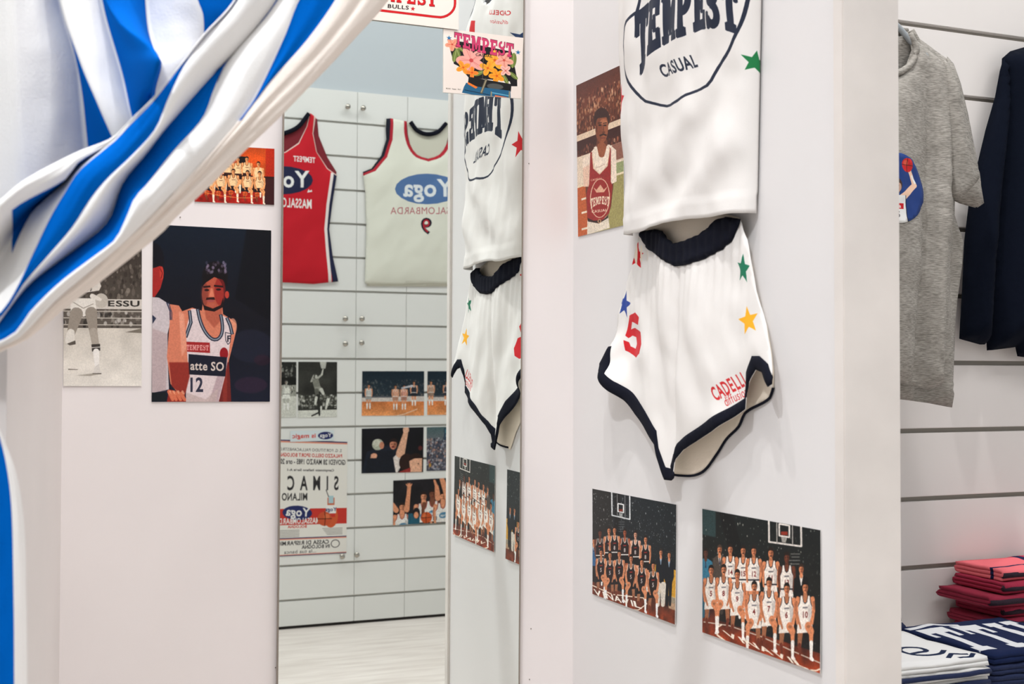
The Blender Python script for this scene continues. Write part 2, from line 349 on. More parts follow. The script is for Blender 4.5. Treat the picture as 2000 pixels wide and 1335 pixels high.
def suit(c, x, y, h, col, shirt=(225, 225, 225), skin=SKIN, hair=HAIR, tie=(60, 60, 90), legs=True, tache=False):
    s = y+.7*h
    if legs:
        for k in (-1, 1): c.cap(x+k*.38*h, s+2.6*h, x+k*.36*h, s+6.2*h, .42*h, .26*h, tuple(.8*v for v in col))
    c.poly([(x-.4*h, s-.05*h), (x+.4*h, s-.05*h), (x+1.05*h, s+.3*h), (x+1.15*h, s+2.4*h), (x+.85*h, s+3*h), (x-.85*h, s+3*h), (x-1.15*h, s+2.4*h), (x-1.05*h, s+.3*h)], col)
    c.poly([(x-.28*h, s-.05*h), (x+.28*h, s-.05*h), (x, s+1.1*h)], shirt); c.poly([(x-.07*h, s+.1*h), (x+.07*h, s+.1*h), (x+.09*h, s+.95*h), (x-.07*h, s+.95*h)], tie)
    c.cap(x, y+.3*h, x, s+.05*h, .2*h, .22*h, skin); head(c, x, y, h, skin, hair, tache)
def ball(c, x, y, r, col=(196, 84, 40)):
    c.ell(x, y, r, r, col); c.ell(x-.3*r, y-.3*r, .4*r, .4*r, (236, 140, 90), .5, blur=1)
    c.line([(x-r, y), (x+r, y)], .1*r, (70, 26, 14)); c.line([(x, y-r), (x-.1*r, y), (x, y+r)], .1*r, (70, 26, 14))

def _slim(fn):
    """figures keep their proportions where the sheet is drawn foreshortened: c.xs narrows them about their own axis"""
    def g(c, x, y, h, *a, **k):
        xs = getattr(c, 'xs', 1.0)
        if xs == 1.0 or getattr(c, '_in', False): return fn(c, x, y, h, *a, **k)
        T0 = c.T; c._in = True; c.T = lambda P: T0(np.stack([x+(np.asarray(P, float)[:, 0]-x)*xs, np.asarray(P, float)[:, 1]], 1)); fn(c, x, y, h, *a, **k); c.T = T0; c._in = False
    return g
stander, kneeler, suit = _slim(stander), _slim(kneeler), _slim(suit)
# ------------------------------------------------------------------ the photographs and posters as drawings
WHT = (236, 234, 230)
def art_team_white():
    """group in white vests in front of a backboard"""
    c = Cv(560, 374, (30, 33, 33)); c.vgrad(0, 250, (26, 34, 36), (38, 38, 34)); c.rect(0, 0, 72, 78, (64, 96, 100), .8, 6)
    c.poly([(90, 0), (160, 0), (220, 120), (180, 200)], (8, 9, 11), .8, 6)
    c.crowd(0, 0, 560, 240, 420, [(150, 156, 152), (90, 94, 92), (220, 222, 214), (60, 60, 56)], 1.9, 3, .8)
    c.vgrad(272, 374, (70, 34, 24), (150, 68, 34)); c.grain(.25, 26, 5, 0, 272, 560, 374); c.rect(90, 262, 560, 322, (24, 25, 26), .92, 3)
    c.crowd(100, 270, 540, 318, 70, [(190, 200, 205), (60, 70, 80), (140, 150, 155)], 5, 8, .35, .6)
    c.quad([(87, 87), (940, 240), (950, 1275), (90, 980)])
    c.line([(568, 175), (570, 325), (803, 357), (800, 215)], 13, (222, 222, 220)); c.line([(625, 185), (627, 335)], 6, (190, 190, 188)); c.line([(738, 203), (740, 348)], 6, (190, 190, 188))
    c.line([(643, 195), (643, 280), (716, 292), (716, 208)], 11, (230, 230, 228), closed=True); c.rect(655, 250, 703, 276, (150, 60, 40)); c.poly([(655, 288), (700, 292), (690, 330), (664, 328)], (200, 200, 196), .8)
    for x, y, w in ((725, 408, 70), (730, 430, 60), (715, 455, 80), (720, 480, 70)): c.rect(x, y, x+w, y+8, (170, 170, 168), .6)
    c.line([(100, 905), (280, 930), (520, 1010), (740, 1110), (952, 1200)], 8, (200, 190, 180)); c.line([(230, 925), (190, 950), (200, 1000), (260, 1045), (420, 1100)], 12, (236, 224, 210)); c.line([(880, 1250), (920, 1255), (955, 1240)], 11, (236, 224, 210))
    T = (30, 34, 50); c.xs = .70
    suit(c, 112, 405, 66, (70, 140, 170), (90, 160, 190), (110, 72, 56)); suit(c, 213, 380, 66, (92, 84, 78), (220, 216, 210), SKIN, (90, 70, 60), tache=True)
    for x, y, n, sk, t in ((290, 378, '14', SKIN, 0), (383, 388, '15', SKIN, 1), (460, 390, '12', SKIN, 0), (583, 405, '11', SKIN, 1), (698, 438, '13', SKIN2, 0)):
        stander(c, x, y, 72 if x < 500 else 78, WHT, T, n, sk, tache=bool(t), logo=(90, 90, 100))
    suit(c, 803, 520, 70, (22, 24, 28), (225, 225, 222), SKIN, (70, 50, 40), (225, 225, 222), legs=False)
    for x, y, n, sd in ((152, 530, '5', 1), (243, 525, '8', -1), (342, 562, '9', 1), (465, 648, '4', -1), (572, 622, '7', 1), (700, 662, '6', 1), (833, 652, '10', 1)):
        kneeler(c, x, y, 70+x*.018, WHT, T, n, side=sd, hair=(30, 20, 18), logo=(110, 110, 120), tache=(x in (243, 465)))
    c.word('VINAVIL', 268, 1008, 880, 1252, (-38, -48), (240, 234, 224))
    c.grain(.10, 3, 9); c.a = np.clip(c.a, 0, 1)**1.22*np.array([1.04, 1.0, .97]); return c
def art_team_dark():
    """group in dark vests, two men in suits at the right"""
    c = Cv(560, 374, (34, 38, 40)); c.vgrad(0, 260, (36, 44, 50), (40, 42, 44)); c.rect(0, 0, 150, 200, (42, 40, 36), .8, 8); c.rect(160, 0, 200, 374, (14, 15, 17), .8, 3)
    c.crowd(0, 10, 560, 130, 320, [(160, 168, 168), (90, 98, 102), (226, 228, 222)], 1.8, 4, .8); c.crowd(260, 120, 560, 230, 340, [(120, 128, 132), (70, 78, 84), (40, 44, 48)], 2.2, 5, .8, .7)
    c.vgrad(310, 374, (90, 50, 36), (140, 66, 36)); c.grain(.25, 20, 6, 0, 310, 560, 374); c.rect(430, 205, 560, 292, (206, 160, 60)); c.rect(520, 290, 560, 330, (220, 200, 170), .7, 2); c.rect(0, 270, 400, 330, (28, 30, 34), .8, 3)
    c.crowd(40, 275, 400, 325, 60, [(170, 180, 190), (60, 70, 80)], 5, 8, .35, .6)
    c.quad([(125, 103), (832, 238), (832, 1243), (130, 985)])
    c.line([(287, 130), (290, 328), (440, 362), (438, 160)], 11, (214, 216, 216)); c.line([(333, 150), (334, 335)], 5, (150, 150, 150)); c.line([(398, 160), (400, 350)], 5, (150, 150, 150))
    c.line([(340, 228), (340, 295), (386, 306), (386, 238)], 10, (230, 230, 228), closed=True); c.rect(348, 276, 380, 296, (140, 60, 40)); c.poly([(348, 308), (380, 312), (374, 350), (354, 348)], (200, 200, 196), .8)
    for k in range(5): c.rect(345, 380+k*20, 395, 388+k*20, (150, 150, 150), .5)
    c.line([(130, 915), (300, 990), (560, 1020), (590, 1070), (520, 1120), (380, 1110)], 9, (230, 214, 196))
    T = (225, 222, 216); DK = (44, 26, 26); c.xs = .62
    suit(c, 138, 545, 56, (60, 110, 150), legs=False)
    for x, y, sk in ((190, 478, SKIN2), (265, 455, SKIN), (312, 452, SKIN), (398, 472, (170, 100, 70)), (487, 490, (224, 176, 150)), (573, 530, SKIN)):
        stander(c, x, y, 64, DK, T, '8', sk, shorts=(30, 24, 26), ncol=(210, 200, 196), logo=(190, 60, 50))
    for x, y in ((703, 640), (773, 662)): suit(c, x, y, 60, (28, 32, 42), (190, 205, 220), SKIN, (70, 54, 46), (150, 170, 190))
    for k in (-.36, .4): c.cap(703+k*58, 910, 703+k*58, 1080, 24, 16, (212, 204, 192))
    for x, y, n in ((200, 640, 0), (275, 662, 0), (353, 652, 0), (452, 690, 0), (543, 722, 0), (640, 752, 0)):
        kneeler(c, x, y, 63+(x-200)*.014, DK, T, '5', side=1 if x not in (275, 452) else -1, shorts=(34, 26, 28), ncol=(210, 200, 196), logo=(190, 60, 50), hair=(30, 20, 18))
    c.word('VINAVIL', 150, 992, 556, 1112, (-14, -50), (240, 234, 224))
    c.grain(.10, 3, 9); c.a = np.clip(c.a, 0, 1)**1.22*1.03; return c
def art_player_red():
    """player in a red vest over a white tee, warm faded print"""
    c = Cv(300, 450, (120, 64, 44)); c.vgrad(0, 70, (86, 44, 34), (110, 58, 42)); c.vgrad(70, 215, (112, 60, 40), (70, 34, 26))
    c.crowd(0, 40, 300, 150, 420, [(196, 134, 96), (150, 84, 56), (70, 34, 26), (222, 176, 138), (60, 30, 26)], 4, 2, .8); c.rect(0, 150, 300, 168, (226, 200, 172)); c.rect(0, 168, 300, 196, (62, 30, 26))
    c.crowd(0, 190, 300, 250, 120, [(170, 100, 70), (110, 56, 40), (212, 160, 126), (60, 30, 26)], 5, 6, .8)
    c.rect(0, 215, 300, 310, (226, 206, 182)); c.rect(230, 215, 300, 262, (120, 64, 50), .8, 3); c.rect(0, 300, 300, 450, (158, 148, 92)); c.rect(0, 300, 300, 306, (230, 212, 180)); c.poly([(0, 306), (75, 306), (82, 450), (0, 450)], (188, 92, 46)); c.rect(215, 270, 300, 300, (150, 158, 110))
    for y in (340, 380, 428): c.rect(26, y, 70, y+6, (232, 214, 190))
    c.quad([(65, 183), (372, 22), (438, 1222), (80, 1305)]); S = (150, 84, 54); SD = (104, 54, 36)
    c.poly([(150, 1170), (310, 1140), (325, 1240), (150, 1290)], (226, 212, 192)); c.poly([(133, 900), (170, 880), (170, 1165), (150, 1160)], SD); c.poly([(318, 880), (342, 860), (330, 1060), (305, 1150)], SD)
    c.poly([(110, 690), (170, 640), (205, 590), (300, 580), (350, 620), (364, 860), (320, 885), (320, 700), (170, 720), (165, 900), (118, 900)], (236, 216, 196)); c.poly([(112, 760), (160, 730), (160, 900), (120, 900)], (222, 168, 140), .5, 2)
    c.cap(246, 560, 246, 640, 38, 44, SD); c.poly([(190, 600), (300, 590), (300, 700), (245, 800), (195, 740)], (238, 220, 200)); c.cap(246, 600, 246, 655, 34, 22, S); c.line([(205, 755), (240, 745), (272, 725)], 4, (190, 150, 130))
    R = (150, 36, 34)
    c.poly([(165, 640), (178, 640), (190, 760), (235, 805), (290, 740), (302, 600), (312, 610), (320, 860), (335, 900), (318, 1110), (270, 1170), (200, 1180), (150, 1150), (140, 960), (160, 880)], R); c.line([(178, 650), (190, 760), (235, 803), (290, 740), (304, 610)], 6, (222, 190, 160))
    c.line([(243+72*cos(a), 995+155*sin(a)) for a in np.linspace(0, 2*pi, 24)], 6, (226, 190, 160)); c.poly([(190, 905), (215, 925), (243, 885), (270, 925), (300, 895), (272, 945), (216, 948)], (222, 170, 140)); c.text('CADELLI', 172, 858, 14, (222, 180, 150), rot=-12)
    c.slab('TEMPEST', lambda u, v: (172+u*142, 985-u*14+38*(abs(u-.5)*2)**2*(.3)+v*(86-24*(1-(2*u-1)**2))), (236, 214, 188)); c.text('CASUAL', 243, 1105, 22, (232, 206, 180), align='c', rot=-6)
    c.poly([(150, 1150), (200, 1175), (270, 1170), (310, 1130), (310, 1155), (240, 1200), (155, 1180)], (50, 28, 24)); c.ell(243, 1180, 14, 16, (190, 150, 110)); c.ell(243, 1180, 8, 10, (60, 34, 28))
    c.ell(240, 400, 56, 80, (60, 34, 28)); c.ell(243, 465, 44, 108, S); c.poly([(190, 420), (198, 350), (240, 320), (285, 350), (292, 420), (275, 385), (215, 395)], (56, 30, 26)); c.ell(222, 480, 24, 90, SD, .5, blur=3); c.ell(255, 420, 26, 20, (196, 128, 90), .6, blur=3)
    for x in (228, 264): c.ell(x, 443, 11, 6, (44, 22, 18)); c.line([(x-14, 430), (x+12, 424)], 6, (50, 26, 20))
    c.line([(250, 440), (255, 490)], 6, SD); c.ell(255, 493, 13, 7, SD); c.line([(230, 518), (254, 506), (276, 514)], 11, (44, 22, 20)); c.line([(240, 535), (270, 532)], 6, (110, 46, 40)); c.ell(205, 470, 7, 26, SD)
    c.grain(.1, 3, 4); return c
def art_big_player():
    """dark arena, player in a white vest looking up, a team mate's shoulder in front"""
    c = Cv(420, 620, (10, 14, 28)); c.vgrad(0, 300, (14, 28, 44), (16, 16, 28)); c.vgrad(300, 620, (14, 14, 26), (22, 28, 48)); c.poly([(330, 0), (420, 0), (420, 330), (290, 250)], (4, 5, 16), .8, 12); c.ell(350, 420, 80, 60, (40, 44, 64), .5, blur=14); c.ell(350, 560, 60, 30, (70, 40, 64), .5, blur=8); c.ell(390, 470, 30, 20, (60, 26, 44), .5, blur=6)
    c.quad([(68, 28), (903, 72), (892, 1277), (57, 1278)]); S = (214, 132, 104); SD = (150, 66, 50)
    c.poly([(540, 1000), (600, 960), (612, 1120), (620, 1300), (530, 1300)], (120, 40, 36)); c.poly([(560, 1060), (590, 1040), (590, 1300), (560, 1300)], (160, 62, 50), .6, 3)
    c.poly([(275, 640), (345, 615), (420, 640), (560, 660), (610, 690), (655, 730), (650, 800), (600, 1000), (310, 1000), (290, 830)], S); c.ell(630, 750, 30, 60, (230, 160, 130), .8, blur=3)
    c.cap(488, 560, 485, 690, 66, 80, S); c.poly([(430, 600), (560, 570), (550, 700), (500, 760), (440, 690)], SD, .5, 6)
    V = (222, 206, 206)
    c.poly([(335, 625), (385, 625), (396, 690), (418, 752), (450, 805), (488, 838), (522, 838), (546, 814), (557, 770), (554, 715), (545, 665), (595, 690), (620, 790), (600, 950), (575, 1100), (530, 1280), (300, 1280), (300, 900), (290, 820)], V)
    c.poly([(520, 1100), (570, 1000), (600, 950), (560, 1150), (525, 1280), (460, 1280)], (176, 150, 156), .7, 4); c.poly([(300, 1210), (440, 1260), (530, 1180), (510, 1280), (300, 1280)], (196, 176, 172), .8, 3)
    for w_, cc in ((24, (40, 46, 66)), (8, (150, 156, 166))): c.line([tuple(p) for p in catmull([(383, 628), (396, 690), (418, 752), (450, 805), (488, 838), (522, 838), (546, 814), (557, 770), (554, 715), (546, 668)], 26)], w_, cc); c.line([(590, 690), (612, 740), (626, 800)], w_, cc); c.line([(325, 640), (335, 720), (300, 820)], w_, cc)
    c.poly([(300, 855), (468, 862), (470, 935), (300, 925)], (166, 44, 46)); c.slab('TEMPEST', lambda u, v: (304+u*156, 876+u*4+v*38), (226, 160, 156)); c.ell(568, 940, 30, 44, (150, 24, 34))
    c.line([(578, 790), (618, 800), (612, 860), (596, 875), (580, 845)], 5, (60, 60, 76), closed=True); c.text('F', 588, 855, 44, (40, 40, 56))
    c.poly([(318, 942), (590, 965), (578, 1100), (318, 1085)], (26, 28, 46)); c.text('atte SO', 330, 1052, 62, (214, 200, 190), width=240, rot=2); c.text('12', 312, 1205, 100, (52, 52, 72), width=112)
    # head
    c.ell(505, 400, 92, 112, (20, 12, 18)); c.ell(490, 520, 78, 122, (186, 92, 70)); c.ell(540, 500, 40, 100, (150, 36, 34), .7, blur=5); c.ell(430, 520, 26, 90, (120, 56, 48), .5, blur=4)
    c.poly([(412, 470), (430, 380), (500, 340), (580, 380), (595, 470), (560, 420), (500, 400), (440, 440)], (18, 10, 14)); c.ell(590, 525, 15, 26, (190, 70, 56))
    rs = random.Random(5)
    for _ in range(30): c.ell(rs.uniform(445, 585), rs.uniform(295, 372), 9, 12, (150, 136, 160), rs.uniform(.2, .7), blur=1, n=8)
    c.line([(425, 470), (470, 466)], 13, (40, 16, 18)); c.line([(500, 462), (560, 468)], 13, (40, 16, 18)); c.ell(447, 492, 17, 8, (40, 18, 20)); c.ell(530, 488, 18, 8, (40, 14, 18)); c.poly([(474, 480), (488, 480), (500, 540), (462, 540)], (226, 140, 110), .8, 2)
    c.poly([(445, 545), (500, 542), (506, 560), (440, 562)], (54, 22, 22)); c.ell(474, 568, 28, 9, (170, 84, 80)); c.poly([(412, 560), (430, 600), (490, 622), (545, 598), (562, 545), (566, 610), (500, 644), (430, 632)], (34, 16, 18)); c.ell(485, 596, 26, 14, (190, 104, 84), .6, blur=2)
    # team mate
    c.ell(80, 290, 66, 130, (14, 12, 24)); c.poly([(60, 340), (120, 320), (142, 400), (120, 480), (80, 540), (60, 540)], (170, 46, 42)); c.ell(128, 372, 15, 48, (190, 62, 50)); c.line([(118, 340), (134, 372), (124, 410)], 5, (110, 24, 26))
    c.poly([(60, 540), (110, 545), (180, 590), (195, 700), (170, 800), (170, 960), (180, 1190), (60, 1215)], (206, 196, 198)); c.poly([(60, 760), (170, 800), (160, 1200), (60, 1215)], (180, 156, 156), .6, 8)
    c.poly([(180, 590), (250, 600), (285, 660), (300, 800), (310, 960), (320, 1110), (290, 1240), (230, 1200), (190, 1150), (165, 960), (185, 720)], S); c.poly([(180, 1000), (320, 1000), (326, 1100), (290, 1240), (200, 1170)], (140, 40, 32), .85, 4); c.poly([(250, 640), (285, 660), (305, 900), (270, 960)], (240, 176, 150), .6, 6)
    c.line([(165, 580), (188, 640), (190, 700)], 9, (60, 66, 90)); c.line([(178, 580), (200, 650), (200, 700)], 6, (60, 66, 90)); c.poly([(62, 665), (90, 690), (64, 730)], (50, 56, 80))
    c.poly([(60, 1212), (160, 1210), (160, 1270), (60, 1272)], (18, 26, 32)); c.poly([(180, 1190), (230, 1200), (290, 1230), (300, 1278), (165, 1278)], (150, 46, 36))
    for i, x in enumerate((180, 205, 235, 265)): c.cap(x, 1205+i*5, x+26, 1262, 13, 11, (214, 120, 88)); c.cap(x+10, 1205, x+20, 1220, 8, 6, (244, 186, 150), .7)
    c.grain(.04, 4, 3); c.a = np.clip(c.a, 0, 1)**1.1; return c
def art_legs_bw():
    """black-and-white: player running, crowd and banner behind"""
    c = Cv(300, 450, (66, 58, 50)); c.vgrad(0, 180, (58, 50, 44), (80, 72, 64)); c.crowd(0, 20, 300, 165, 260, [(110, 100, 90), (46, 40, 34), (140, 130, 118), (60, 52, 46)], 6, 3, .7); c.rect(0, 168, 300, 200, (206, 198, 188)); c.rect(0, 200, 300, 262, (92, 84, 76)); c.crowd(0, 205, 300, 255, 70, [(200, 194, 186), (40, 36, 32), (150, 142, 132)], 6, 5, .8)
    for y in (206, 228, 250): c.rect(0, y, 300, y+3, (190, 182, 170))
    c.vgrad(262, 450, (206, 198, 186), (232, 226, 216)); c.grain(.06, 40, 3, 0, 262, 300, 450); c.poly([(236, 275), (300, 262), (300, 278)], (120, 112, 100))
    c.T = lambda P: (np.asarray(P, float)-np.array([65, 10]))*np.array([300/703, 450/1250])
    c.text('ESSU', 455, 540, 52, (44, 40, 36), width=300); G = (150, 140, 128)
    c.poly([(120, 440), (380, 400), (400, 360), (370, 280), (200, 260), (130, 380)], (214, 206, 196)); c.text('99', 268, 405, 36, (40, 36, 32)); c.ell(400, 490, 62, 66, (190, 182, 170)); c.cap(320, 450, 390, 480, 22, 14, (222, 214, 204))
    c.poly([(125, 470), (345, 470), (360, 590), (250, 640), (130, 620)], (226, 220, 210)); c.line([(140, 500), (240, 560), (330, 520)], 7, (150, 142, 130)); c.line([(150, 560), (240, 640), (350, 590)], 5, (110, 102, 92))
    c.cap(180, 610, 130, 790, 58, 36, G); c.cap(130, 780, 120, 850, 34, 40, (222, 216, 206)); c.poly([(95, 880), (170, 850), (172, 885), (120, 895)], (90, 82, 74))
    c.cap(310, 600, 330, 770, 54, 36, G); c.cap(330, 770, 352, 900, 36, 32, (170, 160, 148)); c.poly([(312, 885), (390, 880), (392, 940), (318, 950)], (60, 54, 50)); c.line([(314, 915), (392, 908)], 7, (210, 204, 196)); c.cap(355, 950, 362, 1080, 28, 20, (238, 233, 226)); c.poly([(330, 1150), (340, 1090), (380, 1060), (400, 1150)], (214, 208, 200)); c.line([(325, 1148), (400, 1148)], 10, (70, 64, 58)); c.poly([(180, 1165), (330, 1145), (400, 1150), (300, 1170)], (150, 142, 130), .8, 2); c.cap(110, 1110, 190, 1112, 5, 3, (110, 102, 92))
    c.grain(.04, 3, 8); return c
def art_team_orange():
    """warm-toned team photo, orange wall and red floor"""
    c = Cv(450, 300, (196, 78, 24)); c.grain(.2, 60, 2); c.rect(400, 0, 450, 160, (176, 34, 14), .8, 10); c.rect(0, 150, 450, 300, (44, 16, 16)); c.rect(240, 50, 285, 300, (22, 14, 16)); c.rect(380, 160, 450, 300, (56, 22, 26)); c.rect(0, 236, 385, 300, (148, 26, 16)); c.grain(.3, 18, 4, 0, 230, 385, 300)
    c.T = lambda P: (np.asarray(P, float)-np.array([1600-1600, 70]))*np.array([450/1600, 300/1155])
    V = (240, 212, 176); T = (90, 60, 50); sk = (232, 170, 120)
    for x, y in ((430, 330), (660, 320), (860, 330), (1040, 310), (1275, 400)):
        stander(c, x, y, 100, V, T if x != 1275 else V, None, sk, shorts=(40, 20, 20), logo=T if x != 1275 else None)
    for x, y in ((290, 600), (520, 600), (770, 575), (1055, 590), (1300, 595)):
        kneeler(c, x, y, 100, V, T, None, sk, side=1, shorts=(30, 18, 26), logo=T); ball(c, x-50, y+430, 52)
    c.line([(200, 1030), (500, 1085), (900, 1110), (1220, 1095)], 9, (230, 150, 90)); c.a *= np.array([1.05, .97, .86]); c.grain(.1, 3, 9); return c
def art_layup_bw():
    c = Cv(200, 300, (52, 52, 48)); c.grain(.3, 50, 2); c.rect(0, 0, 200, 50, (44, 44, 40), .7, 6); c.rect(0, 180, 200, 262, (70, 70, 64), .8, 6); c.crowd(0, 180, 200, 250, 170, [(190, 190, 180), (40, 40, 36), (130, 130, 120), (220, 220, 210)], 5, 3, .8)
    for y in (242, 252): c.rect(0, y, 200, y+5, (30, 30, 28))
    c.rect(0, 262, 200, 300, (214, 214, 204)); c.T = lambda P: (np.asarray(P, float)-np.array([405, 150]))*np.array([200/720, 300/1035])
    c.T0 = c.T; c.T = lambda P: np.array([[200, 0]])+(c.T0(P))*np.array([[-1, 1]])
    c.poly([(800, 150), (925, 150), (905, 275), (830, 275)], (206, 206, 196))
    for k in range(4): c.line([(812+k*30, 150), (840+k*18, 275)], 5, (120, 120, 112))
    g = (170, 170, 160)
    c.cap(760, 460, 840, 390, 20, 16, g); c.cap(840, 390, 862, 290, 16, 10, (200, 200, 190)); c.cap(690, 480, 640, 520, 22, 12, g); c.cap(640, 520, 690, 400, 12, 10, g)
    c.poly([(660, 480), (770, 455), (820, 620), (700, 640)], (128, 128, 118)); c.poly([(705, 625), (825, 615), (840, 690), (715, 720)], (150, 150, 140)); c.cap(745, 690, 760, 800, 40, 30, (96, 96, 88)); c.cap(830, 670, 870, 750, 34, 24, (200, 200, 190)); c.cap(770, 790, 800, 1150, 36, 16, (44, 44, 40)); c.cap(790, 1100, 660, 1160, 16, 14, (44, 44, 40)); c.cap(740, 820, 720, 940, 26, 18, (214, 214, 204)); c.cap(960, 860, 920, 1030, 30, 16, (214, 214, 204)); c.cap(830, 1000, 830, 1050, 18, 14, (220, 220, 210))
    c.ell(725, 415, 34, 46, (70, 70, 64)); c.ell(735, 430, 24, 36, (190, 190, 180)); c.grain(.12, 3, 5); return c
def art_court_bw():
    c = Cv(200, 300, (40, 40, 38)); c.crowd(0, 0, 200, 100, 120, [(120, 120, 112), (30, 30, 28), (180, 180, 170)], 5, 6, .8); c.rect(0, 84, 200, 125, (24, 24, 22)); c.rect(0, 125, 200, 190, (150, 150, 140)); c.crowd(0, 125, 200, 185, 60, [(40, 40, 36), (220, 220, 210)], 7, 7, .8); c.rect(0, 186, 200, 300, (206, 206, 196)); stander(c, 52, 110, 22, (222, 222, 212), (90, 90, 84), None, (176, 176, 166), (60, 60, 56), (228, 228, 220)); stander(c, 130, 120, 22, (90, 90, 84), (200, 200, 190), None, (170, 170, 160), (50, 50, 46), (70, 70, 66)); c.grain(.12, 3, 5); return c
def art_court(seed, flip=False):
    """colour action shot on an orange court"""
    c = Cv(360, 252, (24, 36, 46)); c.vgrad(0, 140, (18, 34, 46), (40, 52, 60)); c.crowd(0, 50, 360, 145, 240, [(70, 84, 94), (120, 120, 116), (34, 44, 52), (150, 130, 116)], 4, seed, .6); c.rect(0, 142, 360, 178, (206, 196, 188)); c.rect(150, 140, 360, 150, (60, 66, 72), .8, 2); c.vgrad(172, 252, (206, 120, 66), (222, 148, 92)); c.grain(.12, 40, seed, 0, 172, 360, 252); c.line([(40, 215), (120, 245), (160, 252)], 3, (240, 222, 200))
    if flip: c.line([(240, 200), (200, 214), (214, 232), (260, 244)], 3, (240, 222, 200))
    rs = random.Random(seed); pl = [(60, 66, (40, 46, 56)), (118, 88, (210, 150, 130)), (168, 88, (214, 160, 134)), (322, 84, (190, 190, 186))] if not flip else [(250, 66, (60, 60, 70)), (340, 66, (180, 150, 130)), (150, 78, (214, 210, 206)), (90, 80, (50, 56, 70))]
    for x, y, col in pl: stander(c, x, y, 19, col, WHT, None, SKIN, shorts=tuple(v*.8 for v in col))
    if not flip: c.cap(70, 84, 130, 96, 6, 4, (190, 190, 196))
    c.grain(.12, 4, seed+1); return c
def art_fist():
    c = Cv(360, 252, (16, 16, 22)); c.grain(.3, 70, 3); c.poly([(115, 130), (200, 95), (330, 130), (360, 252), (150, 252)], (26, 32, 44))
    c.T = lambda P: (np.array([[540, -527]])+np.asarray(P, float)*np.array([[-1, 1]]))*np.array([[360/477, 252/351]])
    c.poly([(90, 880), (110, 760), (170, 710), (300, 700), (330, 760), (330, 880)], (22, 26, 36)); c.ell(186, 655, 44, 44, (176, 178, 160)); c.ell(176, 640, 30, 26, (206, 206, 190), .7, blur=3); c.ell(216, 662, 18, 28, (198, 132, 104)); c.ell(158, 742, 24, 20, (214, 152, 122))
    for k in range(4): c.cap(140+k*10, 735, 136+k*12, 756, 6, 5, (222, 164, 134))
    head(c, 305, 655, 84, (204, 134, 106), (36, 24, 22)); c.ell(302, 676, 11, 8, (110, 40, 40))
    c.poly([(305, 760), (345, 720), (380, 800), (340, 875), (325, 875)], (226, 214, 206)); c.cap(360, 730, 400, 570, 34, 18, (222, 170, 140)); c.ell(402, 545, 24, 26, (230, 180, 152)); c.ell(410, 800, 60, 70, (44, 26, 22)); c.ell(480, 790, 60, 62, (40, 24, 20)); c.poly([(430, 790), (470, 770), (530, 770), (530, 875), (440, 875)], (226, 172, 142)); c.ell(502, 812, 7, 4, (40, 24, 20)); c.ell(515, 690, 16, 18, (120, 50, 44), .7, blur=2); c.poly([(345, 875), (440, 840), (440, 880)], (150, 50, 46)); c.grain(.12, 4, 6); return c
def art_crowd():
    c = Cv(360, 252, (70, 72, 84)); c.vgrad(0, 80, (74, 96, 98), (100, 106, 112)); c.crowd(0, 64, 360, 252, 1100, [(150, 152, 166), (60, 62, 76), (190, 188, 192), (96, 92, 100), (196, 150, 130), (40, 42, 54)], 5, 3, .85); c.crowd(0, 64, 360, 252, 18, [(206, 150, 60), (190, 70, 70)], 6, 4, .8); c.rect(190, 8, 262, 78, (46, 66, 84)); c.rect(196, 14, 256, 36, (70, 120, 130)); c.rect(200, 46, 250, 58, (190, 214, 214)); c.grain(.12, 3, 6); return c
def art_joy():
    c = Cv(380, 272, (28, 26, 30)); c.grain(.3, 60, 3); c.T = lambda P: (np.array([[800, 0]])+np.asarray(P, float)*np.array([[-1, 1]])-np.array([[0, 925]]))*np.array([[380/494, 272/350]])
    sk = (222, 150, 112)
    for x, y, h, d in ((375, 1135, 62, 0), (540, 1060, 66, 0), (607, 1045, 70, 1), (690, 1065, 66, 0)):
        s_ = SKIN2 if d else sk; c.cap(x, y+20, x, y+60, 16, 20, s_); tank(c, x, y+56, h, (232, 228, 222), (150, 60, 60), s_); c.ell(x+4, y+150, 34, 24, (80, 130, 160), rot=-12); c.text('Yoga', x+32, y+158, 17, WHT, sx=-1); head(c, x, y, h, s_)
    c.cap(410, 1160, 424, 1030, 20, 14, sk); c.cap(424, 1030, 428, 970, 15, 14, sk)
    for k in range(4): c.cap(418+k*7, 975, 405+k*14, 950+abs(k-1.5)*6, 5, 4, sk)
    c.cap(330, 1160, 300, 1110, 20, 16, sk); c.cap(650, 1080, 640, 990, 22, 15, sk); c.cap(640, 990, 622, 940, 12, 8, sk); c.cap(740, 1110, 680, 930, 26, 18, sk); c.rect(420, 1190, 510, 1275, (36, 90, 110)); c.ell(485, 1190, 28, 44, (30, 26, 30)); c.ell(483, 1205, 18, 26, sk); ball(c, 562, 1228, 44); c.text('11', 650, 1250, 30, (60, 50, 60), sx=-1)
    c.grain(.12, 4, 6); return c
